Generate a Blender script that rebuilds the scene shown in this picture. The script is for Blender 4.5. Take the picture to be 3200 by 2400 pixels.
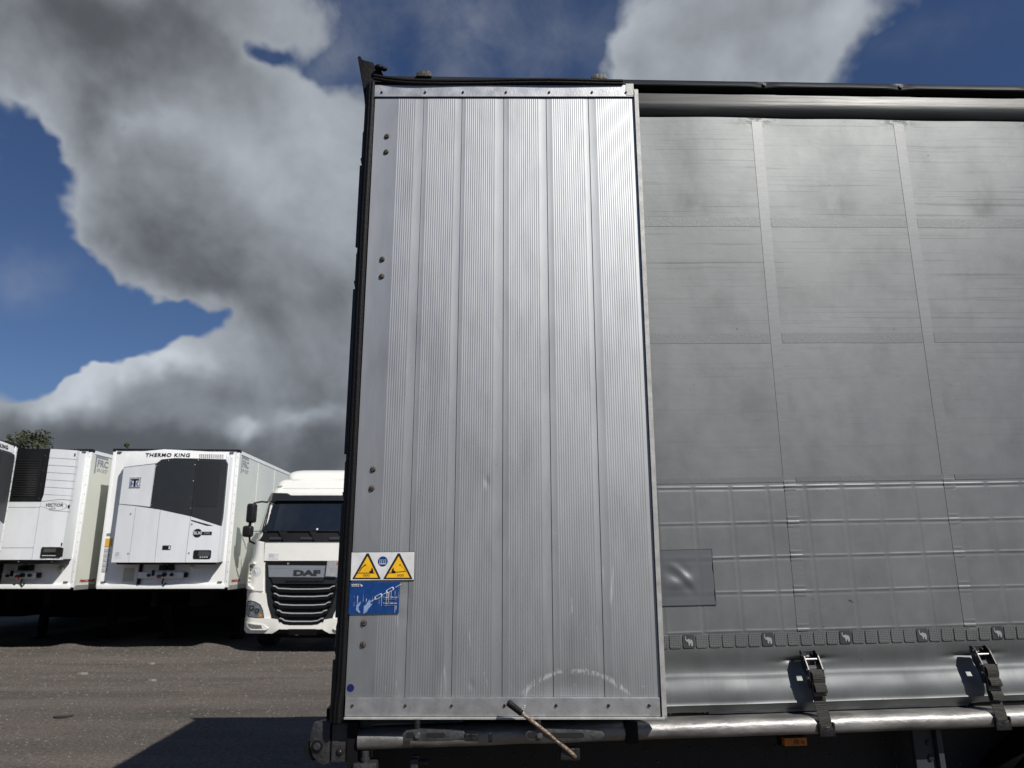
import bpy, bmesh, math, random
import numpy as np
from mathutils import Vector, Matrix, Euler, noise
R = math.radians
random.seed(7); RNG = np.random.default_rng(7)
scene = bpy.context.scene
for o in list(bpy.data.objects): bpy.data.objects.remove(o)

# ------------------------------------------------------------------ camera
cam = bpy.data.cameras.new('camera'); camo = bpy.data.objects.new('camera', cam)
scene.collection.objects.link(camo); scene.camera = camo
camo.location = (0, 0, 1.72); camo.rotation_euler = (R(90 + 13.5), 0, 0)
cam.sensor_width = 36; cam.lens = 36 * 2260 / 3200; cam.clip_start = .05; cam.clip_end = 2000
cam.dof.use_dof = True; cam.dof.focus_distance = 3.1; cam.dof.aperture_fstop = 6.5

# ------------------------------------------------------------------ sun, exposure
SUN = Vector((2.67, -3.15, 3.9)).normalized()
sl = bpy.data.lights.new('sun', 'SUN'); sl.energy = 4.6; sl.angle = R(.53); sl.color = (1, .96, .9)
so = bpy.data.objects.new('sun', sl); scene.collection.objects.link(so)
so.rotation_euler = SUN.to_track_quat('Z', 'Y').to_euler(); so.location = (20, -25, 30)
vs = scene.view_settings; vs.view_transform = 'Standard'; vs.look = 'None'; vs.gamma = 1; vs.exposure = 0.1
vs.use_curve_mapping = False
scene.render.resolution_x, scene.render.resolution_y = 1024, 768

# ------------------------------------------------------------------ world: sky with clouds
W = bpy.data.worlds.new('World'); scene.world = W; W.use_nodes = True
def build_world():
    nt = W.node_tree; N = nt.nodes; L = nt.links; N.clear()
    out = N.new('ShaderNodeOutputWorld'); bg = N.new('ShaderNodeBackground'); L.new(bg.outputs[0], out.inputs[0])
    sky = N.new('ShaderNodeTexSky'); sky.sky_type = 'NISHITA'; sky.sun_disc = False
    sky.sun_elevation = math.asin(SUN.z); sky.sun_rotation = math.atan2(SUN.x, SUN.y)
    sky.altitude = 50; sky.air_density = 1.0; sky.dust_density = .15; sky.ozone_density = 2.0
    def m(op, a, b=None, c=None, clamp=False):
        n = N.new('ShaderNodeMath'); n.operation = op; n.use_clamp = clamp
        for i, v in enumerate((a, b, c)):
            if v is None: continue
            if isinstance(v, (int, float)): n.inputs[i].default_value = v
            else: L.new(v, n.inputs[i])
        return n.outputs[0]
    def vm(op, a, b=None):
        n = N.new('ShaderNodeVectorMath'); n.operation = op
        for i, v in enumerate((a, b)):
            if v is None: continue
            if isinstance(v, tuple): n.inputs[i].default_value = v
            else: L.new(v, n.inputs[i])
        return n.outputs['Value'] if op in ('DOT_PRODUCT', 'LENGTH') else n.outputs[0]
    def nz(vec, sc, det=6, rough=.55, dist=0, col=False):
        n = N.new('ShaderNodeTexNoise'); n.inputs['Scale'].default_value = sc; n.inputs['Detail'].default_value = det
        n.inputs['Roughness'].default_value = rough; n.inputs['Distortion'].default_value = dist
        L.new(vec, n.inputs['Vector']); return n.outputs['Color' if col else 'Fac']
    def smooth(x, a, b):
        n = N.new('ShaderNodeMapRange'); n.interpolation_type = 'SMOOTHSTEP'
        L.new(x, n.inputs[0]); n.inputs[1].default_value = a; n.inputs[2].default_value = b; return n.outputs[0]
    tc = N.new('ShaderNodeTexCoord'); d = tc.outputs['Generated']
    sep = N.new('ShaderNodeSeparateXYZ'); L.new(d, sep.inputs[0])
    az = m('ARCTAN2', sep.outputs[0], sep.outputs[1]); el = m('ARCSINE', sep.outputs[2])
    cmb = N.new('ShaderNodeCombineXYZ'); L.new(az, cmb.inputs[0]); L.new(el, cmb.inputs[1])
    warp = vm('MULTIPLY', vm('SUBTRACT', nz(d, 5.5, 4, .58, 0, True), (.5, .5, .5)), (.20, .16, 0))
    P = vm('ADD', cmb.outputs[0], warp)
    def blobs(lst, base=None):
        acc = base
        for (a, e, ra, re, w) in lst:
            v = vm('MULTIPLY', vm('SUBTRACT', P, (a, e, 0)), (1 / ra, 1 / re, 0))
            g = m('MULTIPLY', m('EXPONENT', m('MULTIPLY', vm('DOT_PRODUCT', v, v), -1)), w)
            acc = g if acc is None else m('ADD', acc, g)
        return acc
    # cloud masses and gaps: azimuth, elevation (rad), radii, weight
    COVER = [(-0.592, 0.589, 0.246, 0.077, 1.0), (-0.414, 0.665, 0.146, 0.047, 0.45), (-0.68, 0.515, 0.095, 0.05, 0.8), (-0.414, 0.456, 0.163, 0.108, 1.1), (-0.492, 0.385, 0.125, 0.081, 0.8), (-0.571, 0.38, 0.061, 0.047, 0.5), (-0.312, 0.413, 0.143, 0.126, 0.9), (-0.278, 0.295, 0.102, 0.085, 0.9), (-0.296, 0.201, 0.162, 0.067, 1.0), (-0.468, 0.17, 0.167, 0.043, 1.0), (-0.596, 0.142, 0.104, 0.039, 0.9), (-0.425, 0.116, 0.421, 0.035, 1.1), (-0.518, 0.208, 0.03, 0.022, 1.0), (-0.474, 0.227, 0.043, 0.023, 0.9), (-0.437, 0.231, 0.044, 0.023, 0.5), (0.353, 0.662, 0.154, 0.072, 1.2), (0.227, 0.633, 0.075, 0.042, 0.6), (-0.079, 0.687, 0.178, 0.065, -0.45), (0.414, 0.62, 0.089, 0.044, 0.5), (0.32, 0.303, 0.432, 0.287, 0.35), (-0.602, 0.292, 0.062, 0.068, -1.0), (-0.643, 0.374, 0.051, 0.065, -0.8), (-0.481, 0.29, 0.071, 0.028, -1.1), (-0.566, 0.233, 0.085, 0.027, -1.0), (-0.399, 0.301, 0.029, 0.018, -0.4), (-0.561, 0.495, 0.026, 0.015, -0.6), (-0.403, 0.627, 0.045, 0.022, -0.7), (-0.297, 0.625, 0.062, 0.031, -0.5), (0.616, 0.581, 0.075, 0.054, -0.9), (0.575, 0.554, 0.04, 0.038, -0.4), (0.106, 0.664, 0.065, 0.046, -0.5), (-0.641, 0.452, 0.047, 0.02, -0.5), (-0.004, 0.646, 0.117, 0.032, -0.2)]
    THIN = [(-0.079, 0.681, 0.222, 0.085, 0.42), (-0.277, 0.633, 0.098, 0.041, 0.35), (0.589, 0.605, 0.096, 0.028, 0.12), (-0.62, 0.316, 0.037, 0.031, 0.2)]
    LIGHT = [(-0.614, 0.592, 0.24, 0.058, -0.19), (-0.346, 0.518, 0.111, 0.076, 0.13), (-0.492, 0.513, 0.057, 0.031, 0.12), (-0.573, 0.396, 0.056, 0.036, 0.12), (-0.282, 0.44, 0.079, 0.087, 0.13), (-0.437, 0.343, 0.105, 0.04, -0.05), (-0.492, 0.385, 0.067, 0.033, -0.03), (-0.328, 0.308, 0.093, 0.036, -0.06), (-0.518, 0.208, 0.03, 0.022, 0.38), (-0.48, 0.235, 0.029, 0.017, 0.34), (-0.438, 0.24, 0.033, 0.017, 0.22), (-0.546, 0.188, 0.024, 0.014, 0.2), (-0.351, 0.158, 0.023, 0.015, 0.34), (-0.276, 0.177, 0.03, 0.015, 0.14), (-0.344, 0.204, 0.133, 0.024, -0.06), (-0.505, 0.139, 0.195, 0.028, -0.14), (-0.425, 0.116, 0.357, 0.032, -0.12), (-0.599, 0.169, 0.07, 0.021, -0.04), (0.466, 0.639, 0.069, 0.057, 0.16), (0.217, 0.692, 0.084, 0.039, 0.12), (0.315, 0.622, 0.071, 0.036, 0.04), (0.353, 0.662, 0.159, 0.058, 0.1), (-0.079, 0.676, 0.185, 0.075, -0.04)]
    n1 = nz(d, 3.2, 5, .56, .15); n2 = nz(d, 10, 6, .6, .25)
    dens = blobs(COVER, m('ADD', m('MULTIPLY', m('SUBTRACT', n1, .5), .9), m('MULTIPLY', m('SUBTRACT', n2, .5), .75)))
    cover = smooth(dens, .0, .42)
    wisp = m('MULTIPLY', smooth(m('ADD', m('MULTIPLY', n1, .5), m('MULTIPLY', n2, .5)), .36, .66), blobs(THIN))
    cover = m('MAXIMUM', cover, wisp)
    # brightness of the cloud: thin sunlit rims pale, thick bodies grey, plus billows
    toward = (.034, -.012, .056)
    bA = nz(d, 4.6, 6, .56, .25); bB = nz(vm('ADD', d, toward), 4.6, 4, .52, .25); n4 = nz(d, 19, 5, .6, .3)
    lum = m('ADD', m('ADD', .295, m('MULTIPLY', m('SUBTRACT', bA, bB), .50)), m('ADD', m('MULTIPLY', m('SUBTRACT', bA, .5), .12), m('MULTIPLY', m('SUBTRACT', n4, .5), .07)))
    lum = blobs(LIGHT, lum)
    lum = m('ADD', lum, m('SUBTRACT', .15, m('MULTIPLY', smooth(dens, .12, 1.35), .17)))
    lum = m('ADD', m('SMOOTH_MAX', lum, .115, .12), 0.)
    cr = N.new('ShaderNodeCombineXYZ')
    for i, k in enumerate((.91 / .06, .98 / .06, 1.07 / .06)): L.new(m('MULTIPLY', lum, k), cr.inputs[i])
    skc = vm('MULTIPLY', sky.outputs[0], (.70, .82, 1.08))
    mx = N.new('ShaderNodeMix'); mx.data_type = 'RGBA'
    L.new(m('MULTIPLY', cover, .96), mx.inputs[0]); L.new(skc, mx.inputs[6]); L.new(cr.outputs[0], mx.inputs[7])
    L.new(mx.outputs[2], bg.inputs[0]); bg.inputs[1].default_value = .05
build_world()
W.cycles.sampling_method = 'MANUAL'; W.cycles.sample_map_resolution = 256

# ------------------------------------------------------------------ materials
MATS = {}
def mat(name, col, rough=.5, metal=0., var=.12, vscale=6., bump=0., bscale=60., spec=.5, coat=0., stretch=(1, 1, 1), rvar=.0, alpha=None, emit=None):
    if name in MATS: return MATS[name]
    m = bpy.data.materials.new(name); m.use_nodes = True; nt = m.node_tree; N = nt.nodes; L = nt.links
    b = N['Principled BSDF']; b.inputs['Roughness'].default_value = rough; b.inputs['Metallic'].default_value = metal
    b.inputs['Specular IOR Level'].default_value = spec; b.inputs['Coat Weight'].default_value = coat
    b.inputs['Coat Roughness'].default_value = .06
    tc = N.new('ShaderNodeTexCoord'); mp = N.new('ShaderNodeMapping'); L.new(tc.outputs['Object'], mp.inputs[0]); mp.inputs['Scale'].default_value = stretch
    nz = N.new('ShaderNodeTexNoise'); nz.inputs['Scale'].default_value = vscale; nz.inputs['Detail'].default_value = 6; nz.inputs['Roughness'].default_value = .62
    L.new(mp.outputs[0], nz.inputs['Vector'])
    mr = N.new('ShaderNodeMapRange'); mr.inputs[1].default_value = .25; mr.inputs[2].default_value = .75; mr.inputs[3].default_value = 1 - var; mr.inputs[4].default_value = 1 + var
    L.new(nz.outputs['Fac'], mr.inputs[0])
    mx = N.new('ShaderNodeVectorMath'); mx.operation = 'SCALE'; mx.inputs[0].default_value = col[:3]; L.new(mr.outputs[0], mx.inputs['Scale'])
    L.new(mx.outputs[0], b.inputs['Base Color'])
    if rvar:
        r2 = N.new('ShaderNodeMapRange'); r2.inputs[1].default_value = .3; r2.inputs[2].default_value = .7; r2.inputs[3].default_value = rough - rvar; r2.inputs[4].default_value = rough + rvar
        L.new(nz.outputs['Fac'], r2.inputs[0]); L.new(r2.outputs[0], b.inputs['Roughness'])
    if bump:
        n2 = N.new('ShaderNodeTexNoise'); n2.inputs['Scale'].default_value = bscale; n2.inputs['Detail'].default_value = 5; L.new(mp.outputs[0], n2.inputs['Vector'])
        bp = N.new('ShaderNodeBump'); bp.inputs['Strength'].default_value = bump; bp.inputs['Distance'].default_value = .01; L.new(n2.outputs['Fac'], bp.inputs['Height']); L.new(bp.outputs[0], b.inputs['Normal'])
    if alpha is not None: b.inputs['Alpha'].default_value = alpha
    if emit: b.inputs['Emission Color'].default_value = (*emit, 1); b.inputs['Emission Strength'].default_value = 1
    MATS[name] = m; return m
BLACK = mat('black_plastic', (.008, .008, .009), .5, var=.25, spec=.3)
RUBBER = mat('rubber', (.0045, .0045, .005), .6, var=.3, vscale=20, bump=.2, spec=.22)
DARKMET = mat('dark_steel', (.045, .045, .047), .42, .8, var=.4, vscale=30, bump=.3, bscale=120, rvar=.1)
CHASSIS = mat('chassis_paint', (.006, .006, .0065), .6, var=.3, vscale=8, spec=.12)
ALUW = mat('worn_aluminium', (.26, .255, .245), .5, .7, var=.55, vscale=9, bump=.4, bscale=28, rvar=.12, stretch=(.5, 1, 1))
TRIM = mat('trim_aluminium', (.50, .505, .51), .46, .85, var=.16, vscale=14, bump=.06, bscale=120, rvar=.05)
EDGE = mat('dirty_white_edge', (.40, .40, .385), .55, .4, var=.25, vscale=26, bump=.08, bscale=160)
WHITE = mat('reefer_white', (.79, .80, .79), .34, var=.06, vscale=3.2, coat=.2, bump=.03, bscale=3, stretch=(1.6, 1, .35))
WHITE2 = mat('unit_white', (.65, .67, .69), .36, var=.06, vscale=3.5, coat=.2, bump=.05, bscale=3.5, stretch=(1.4, 1, .4))
SIDEW = mat('side_wall_white', (.66, .68, .62), .22, var=.04, vscale=1.5, coat=.4, bump=.01, bscale=2)
CREAM = mat('cab_white', (.76, .752, .70), .28, var=.05, vscale=3, coat=.5, bump=.01, bscale=4)
DKGREY = mat('unit_dark_grey', (.021, .024, .027), .42, var=.12, vscale=5)
MESHG = mat('perforated_grey', (.012, .013, .015), .5, var=.5, vscale=150)
GLASS = mat('dark_glass', (.010, .013, .016), .04, var=.2, spec=.8, coat=.6)
LENS = mat('lens_chrome', (.55, .57, .6), .12, .9, var=.6, vscale=18, bump=.5, bscale=26)
SILVER = mat('silver_band', (.40, .42, .45), .28, .6, var=.08, vscale=3)
CHROME = mat('grille_chrome', (.46, .47, .48), .3, .2, var=.1)
BOLT = mat('rusty_bolt', (.10, .082, .066), .42, .6, var=.6, vscale=160, bump=.8, bscale=220)
STEEL = mat('bright_steel', (.55, .55, .55), .25, 1, var=.3, vscale=40)
RUST = mat('rusty_rod', (.20, .15, .115), .45, .5, var=.6, vscale=40, bump=.5, bscale=90)
ORANGE = mat('orange_lens', (.55, .17, .015), .25, var=.3, vscale=30)
YEL = mat('sticker_yellow', (.78, .43, .012), .42, var=.16, vscale=30)
INK = mat('sticker_black', (.012, .011, .010), .5, var=.3, vscale=60)
STWHITE = mat('sticker_white', (.62, .62, .62), .4, var=.16, vscale=24)
BLUE = mat('sticker_blue', (.004, .040, .17), .4, var=.22, vscale=40)
BLUE2 = mat('sticker_light_blue', (.21, .29, .46), .5, var=.3, vscale=60)
NAVY = mat('dot_navy', (.004, .010, .085), .45, var=.15)
LETTER = mat('lettering_black', (.010, .010, .011), .4, var=.1)
RED = mat('lettering_red', (.32, .02, .035), .5)
GREYL = mat('lettering_grey', (.26, .28, .31), .5)
TAPE = None

# ------------------------------------------------------------------ mesh helpers
def link(o, parent=None):
    scene.collection.objects.link(o)
    if parent is not None: o.parent = parent
    return o
def tag(o, label, cat, group=None):
    o['label'] = label; o['category'] = cat
    if group: o['group'] = group
    return o
def empty(name, loc=(0, 0, 0), rz=0):
    e = bpy.data.objects.new(name, None); e.location = loc; e.rotation_euler = (0, 0, rz); e.empty_display_size = .3
    return link(e)
def fin(bm, name, m, parent=None, smooth=None, bevel=0, seg=2):
    if bevel:
        es = [e for e in bm.edges if len(e.link_faces) == 2 and e.calc_face_angle(0) > .6]
        bmesh.ops.bevel(bm, geom=es, offset=bevel, segments=seg, affect='EDGES', profile=.6, clamp_overlap=True)
    bmesh.ops.recalc_face_normals(bm, faces=bm.faces)
    me = bpy.data.meshes.new(name); bm.to_mesh(me); bm.free()
    if smooth is not None:
        me.polygons.foreach_set('use_smooth', [True] * len(me.polygons)); me.set_sharp_from_angle(angle=R(smooth))
    o = bpy.data.objects.new(name, me); me.materials.append(m if not isinstance(m, str) else MATS[m])
    return link(o, parent)
def box(bm, x0, x1, y0, y1, z0, z1, rot=None):
    c = Vector(((x0 + x1) / 2, (y0 + y1) / 2, (z0 + z1) / 2)); mt = Matrix.Translation(c)
    if rot is not None: mt = mt @ Euler(rot).to_matrix().to_4x4()
    bmesh.ops.create_cube(bm, size=1, matrix=mt @ Matrix.Diagonal((x1 - x0, y1 - y0, z1 - z0, 1)))
def cyl(bm, p0, p1, r0, r1=None, n=12, caps=True):
    p0, p1 = Vector(p0), Vector(p1); d = p1 - p0
    mt = Matrix.Translation((p0 + p1) / 2) @ d.to_track_quat('Z', 'Y').to_matrix().to_4x4()
    bmesh.ops.create_cone(bm, cap_ends=caps, segments=n, radius1=r0, radius2=r0 if r1 is None else r1, depth=d.length, matrix=mt)
def ball(bm, c, r, s=(1, 1, 1), u=12, v=8):
    bmesh.ops.create_uvsphere(bm, u_segments=u, v_segments=v, radius=r, matrix=Matrix.Translation(c) @ Matrix.Diagonal((*s, 1)))
def poly(bm, pts, y0, y1, cuts=0, fn=None):
    """prism from an outline in the x-z plane, y0 (front) to y1 (back); cuts: slices in x so fn can bend it"""
    g = bmesh.new()
    f = [g.verts.new((x, y0, z)) for x, z in pts]; k = [g.verts.new((x, y1, z)) for x, z in pts]
    g.faces.new(f); g.faces.new(k[::-1])
    for i in range(len(pts)): g.faces.new((f[i], k[i], k[(i + 1) % len(pts)], f[(i + 1) % len(pts)]))
    if cuts:
        xs = [p[0] for p in pts]; zs = [p[1] for p in pts]
        for i in range(1, cuts): bmesh.ops.bisect_plane(g, geom=g.verts[:] + g.edges[:] + g.faces[:], plane_co=(min(xs) + (max(xs) - min(xs)) * i / cuts, 0, 0), plane_no=(1, 0, 0))
        nzc = max(1, int((max(zs) - min(zs)) / .12))
        for i in range(1, nzc): bmesh.ops.bisect_plane(g, geom=g.verts[:] + g.edges[:] + g.faces[:], plane_co=(0, 0, min(zs) + (max(zs) - min(zs)) * i / nzc), plane_no=(0, 0, 1))
    if fn:
        for v in g.verts: v.co = fn(v.co)
    me = bpy.data.meshes.new('t'); g.to_mesh(me); g.free(); bm.from_mesh(me); bpy.data.meshes.remove(me)
def extr(bm, prof, x0, x1, n=1, fn=None, closed=True, axis='x'):
    """profile of (y,z) points swept along x"""
    rings = []
    for i in range(n + 1):
        x = x0 + (x1 - x0) * i / n; ring = []
        for (y, z) in prof:
            c = Vector((x, y, z))
            if fn: c = fn(c)
            ring.append(bm.verts.new(c))
        rings.append(ring)
    k = len(prof)
    for a, b in zip(rings, rings[1:]):
        for j in range(k if closed else k - 1): bm.faces.new((a[j], a[(j + 1) % k], b[(j + 1) % k], b[j]))
    if closed: bm.faces.new(rings[0][::-1]); bm.faces.new(rings[-1])
def tube(bm, pts, r, n=8):
    pts = [Vector(p) for p in pts]; rings = []
    for i, p in enumerate(pts):
        t = (pts[min(i + 1, len(pts) - 1)] - pts[max(i - 1, 0)]).normalized()
        u = t.cross(Vector((0, 0, 1)) if abs(t.z) < .95 else Vector((0, 1, 0))).normalized(); v = t.cross(u)
        rr = r[i] if isinstance(r, (list, tuple)) else r
        rings.append([bm.verts.new(p + (u * math.cos(a) + v * math.sin(a)) * rr) for a in [2 * math.pi * k / n for k in range(n)]])
    for a, b in zip(rings, rings[1:]):
        for j in range(n): bm.faces.new((a[j], a[(j + 1) % n], b[(j + 1) % n], b[j]))
    bm.faces.new(rings[0][::-1]); bm.faces.new(rings[-1])
def q(name, m, parent, *parts, smooth=None, bevel=0, seg=2):
    bm = bmesh.new()
    for p in parts: p(bm)
    return fin(bm, name, m, parent, smooth, bevel, seg)
def bx(*a, **k): return lambda bm: box(bm, *a, **k)
def cy(*a, **k): return lambda bm: cyl(bm, *a, **k)
def pl(*a, **k): return lambda bm: poly(bm, *a, **k)
def bl(*a, **k): return lambda bm: ball(bm, *a, **k)
def tb(*a, **k): return lambda bm: tube(bm, *a, **k)
def rrect(x0, x1, z0, z1, r, n=4):
    o = []
    for cx, cz, a0 in ((x1 - r, z1 - r, 0), (x0 + r, z1 - r, 90), (x0 + r, z0 + r, 180), (x1 - r, z0 + r, 270)):
        for i in range(n + 1): o.append((cx + r * math.cos(R(a0 + 90 * i / n)), cz + r * math.sin(R(a0 + 90 * i / n))))
    return o
def circ(cx, cz, r, n=20, sx=1): return [(cx + r * sx * math.cos(2 * math.pi * i / n), cz + r * math.sin(2 * math.pi * i / n)) for i in range(n)]
def lettering(txt, size, m, parent, loc, rz=0, width=None, bold=0., shear=0., ry=0, name='lettering', fn=None, spacing=1.):
    c = bpy.data.curves.new('t', 'FONT'); c.body = txt; c.size = size; c.align_x = 'CENTER'; c.align_y = 'CENTER'
    c.extrude = .0015; c.offset = bold; c.shear = shear; c.space_character = spacing; c.resolution_u = 3
    t = bpy.data.objects.new('t', c); scene.collection.objects.link(t); bpy.context.view_layer.update()
    me = bpy.data.meshes.new_from_object(t); me.name = name; bpy.data.objects.remove(t); bpy.data.curves.remove(c)
    xs = [v.co.x for v in me.vertices]; w = max(xs) - min(xs); k = (width / w) if width else 1
    mt = Matrix.Translation(loc) @ Matrix.Rotation(rz, 4, 'Z') @ Matrix.Rotation(R(90), 4, 'X') @ Matrix.Rotation(ry, 4, 'Z') @ Matrix.Diagonal((k, 1, 1, 1))
    me.transform(mt)
    if fn:
        for v in me.vertices: v.co = fn(v.co)
    me.materials.clear(); me.materials.append(m)
    return link(bpy.data.objects.new(name, me), parent)
def copy_tree(o, parent=None):
    c = o.copy(); link(c, parent)
    for ch in list(o.children): copy_tree(ch, c)
    return c

# ------------------------------------------------------------------ ground
def gz(x, y):
    z = -.07 * max(0, min(1, (y - 11) / 5)) + .028 * noise.noise((x * .35, y * .5, 3)) + .012 * noise.noise((x * 1.7, y * 2.1, 7)) + .006 * noise.noise((x * 5, y * 6, 1))
    for cx, cyy, r, h in ((-8.95, 15.35, .40, .10), (-6.1, 15.2, .32, .09), (-5.75, 15.1, .5, .05)):
        z += h * math.exp(-((x - cx) ** 2 / (r * r) + (y - cyy) ** 2 / (r * r * .6)))
    k = 1 if (-16 < x < 3 and 4 < y < 30) else .35
    return z * k if y < 60 else -.05
def axis(a, b, lo, hi, step, coarse):
    v = list(np.arange(lo, hi + 1e-6, step)); p = lo; s = step
    while p > a: s *= coarse; p -= s; v.insert(0, max(p, a))
    p = hi; s = step
    while p < b: s *= coarse; p += s; v.append(min(p, b))
    return v
def build_ground():
    xs = axis(-700, 700, -13, 1, .085, 1.35); ys = axis(-60, 1200, 5.5, 18, .085, 1.35)
    vs_ = [(x, y, gz(x, y)) for y in ys for x in xs]; n = len(xs)
    fs = [(j * n + i, j * n + i + 1, (j + 1) * n + i + 1, (j + 1) * n + i) for j in range(len(ys) - 1) for i in range(n - 1)]
    me = bpy.data.meshes.new('ground'); me.from_pydata(vs_, [], fs); me.polygons.foreach_set('use_smooth', [True] * len(fs))
    m = bpy.data.materials.new('gravel_ground'); m.use_nodes = True; nt = m.node_tree; N = nt.nodes; L = nt.links; b = N['Principled BSDF']; b.inputs['Roughness'].default_value = .95; b.inputs['Specular IOR Level'].default_value = .15
    tc = N.new('ShaderNodeTexCoord')
    def nz(s, d, st=(1, 1, 1)):
        mp = N.new('ShaderNodeMapping'); mp.inputs['Scale'].default_value = st; L.new(tc.outputs['Object'], mp.inputs[0])
        k = N.new('ShaderNodeTexNoise'); k.inputs['Scale'].default_value = s; k.inputs['Detail'].default_value = d; k.inputs['Roughness'].default_value = .65; L.new(mp.outputs[0], k.inputs['Vector']); return k.outputs['Fac']
    r = N.new('ShaderNodeValToRGB'); L.new(nz(.55, 6, (.7, 1.5, 1)), r.inputs[0]); e = r.color_ramp.elements
    e[0].position = .3; e[0].color = (.086, .078, .066, 1); e[1].position = .68; e[1].color = (.136, .114, .098, 1)
    e2 = e.new(.47); e2.color = (.116, .101, .088, 1)
    r2 = N.new('ShaderNodeValToRGB'); L.new(nz(30, 5), r2.inputs[0]); g = r2.color_ramp.elements
    g[0].position = .33; g[0].color = (.62, .62, .62, 1); g[1].position = .7; g[1].color = (1.42, 1.42, 1.42, 1)
    mx = N.new('ShaderNodeMix'); mx.data_type = 'RGBA'; mx.blend_type = 'MULTIPLY'; mx.inputs[0].default_value = 1; L.new(r.outputs[0], mx.inputs[6]); L.new(r2.outputs[0], mx.inputs[7])
    # damp hollows
    r3 = N.new('ShaderNodeValToRGB'); L.new(nz(.9, 3, (.45, 1.6, 1)), r3.inputs[0]); h = r3.color_ramp.elements; h[0].position = .27; h[0].color = (.5, .48, .46, 1); h[1].position = .36; h[1].color = (1, 1, 1, 1)
    m2 = N.new('ShaderNodeMix'); m2.data_type = 'RGBA'; m2.blend_type = 'MULTIPLY'; m2.inputs[0].default_value = 1; L.new(mx.outputs[2], m2.inputs[6]); L.new(r3.outputs[0], m2.inputs[7]); r4 = N.new('ShaderNodeMapRange'); L.new(nz(1.3, 5, (.16, 1.5, 1)), r4.inputs[0]); r4.inputs[1].default_value = .33; r4.inputs[2].default_value = .66; r4.inputs[3].default_value = .84; r4.inputs[4].default_value = 1.12
    m3 = N.new('ShaderNodeVectorMath'); m3.operation = 'SCALE'; L.new(m2.outputs[2], m3.inputs[0]); L.new(r4.outputs[0], m3.inputs['Scale']); L.new(m3.outputs[0], b.inputs['Base Color'])
    bp = N.new('ShaderNodeBump'); bp.inputs['Strength'].default_value = .9; bp.inputs['Distance'].default_value = .02; L.new(nz(45, 6), bp.inputs['Height']); L.new(bp.outputs[0], b.inputs['Normal'])
    me.materials.append(m); o = link(bpy.data.objects.new('ground', me)); o['kind'] = 'structure'
    # loose stones lying on the gravel
    V = []; F = []
    for i in range(11000):
        y = 6 + 10 * random.random() ** .8; x = -.72 * y * random.random() - random.random() * .5
        s = random.choice((.004, .005, .005, .006, .007, .010)) * (.7 + .6 * random.random()) * (1 + (y - 6) * .07); z = gz(x, y)
        c = len(V); a0 = random.random() * 6.3
        for k in range(5): V.append((x + s * (1 + .4 * random.random()) * math.cos(a0 + k * 1.257), y + s * math.sin(a0 + k * 1.257), z - s * .1))
        V.append((x + s * .3 * random.uniform(-1, 1), y + s * .3 * random.uniform(-1, 1), z + s * random.uniform(.5, .9)))
        for k in range(5): F.append((c + k, c + (k + 1) % 5, c + 5))
    me = bpy.data.meshes.new('loose_gravel'); me.from_pydata(V, [], F); me.materials.append(mat('stone', (.125, .116, .106), .9, var=.75, vscale=9))
    g = link(bpy.data.objects.new('loose_gravel', me)); g['kind'] = 'stuff'; g['label'] = 'loose grey stones scattered over the brown gravel yard'; g['category'] = 'gravel'
build_ground()

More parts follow.
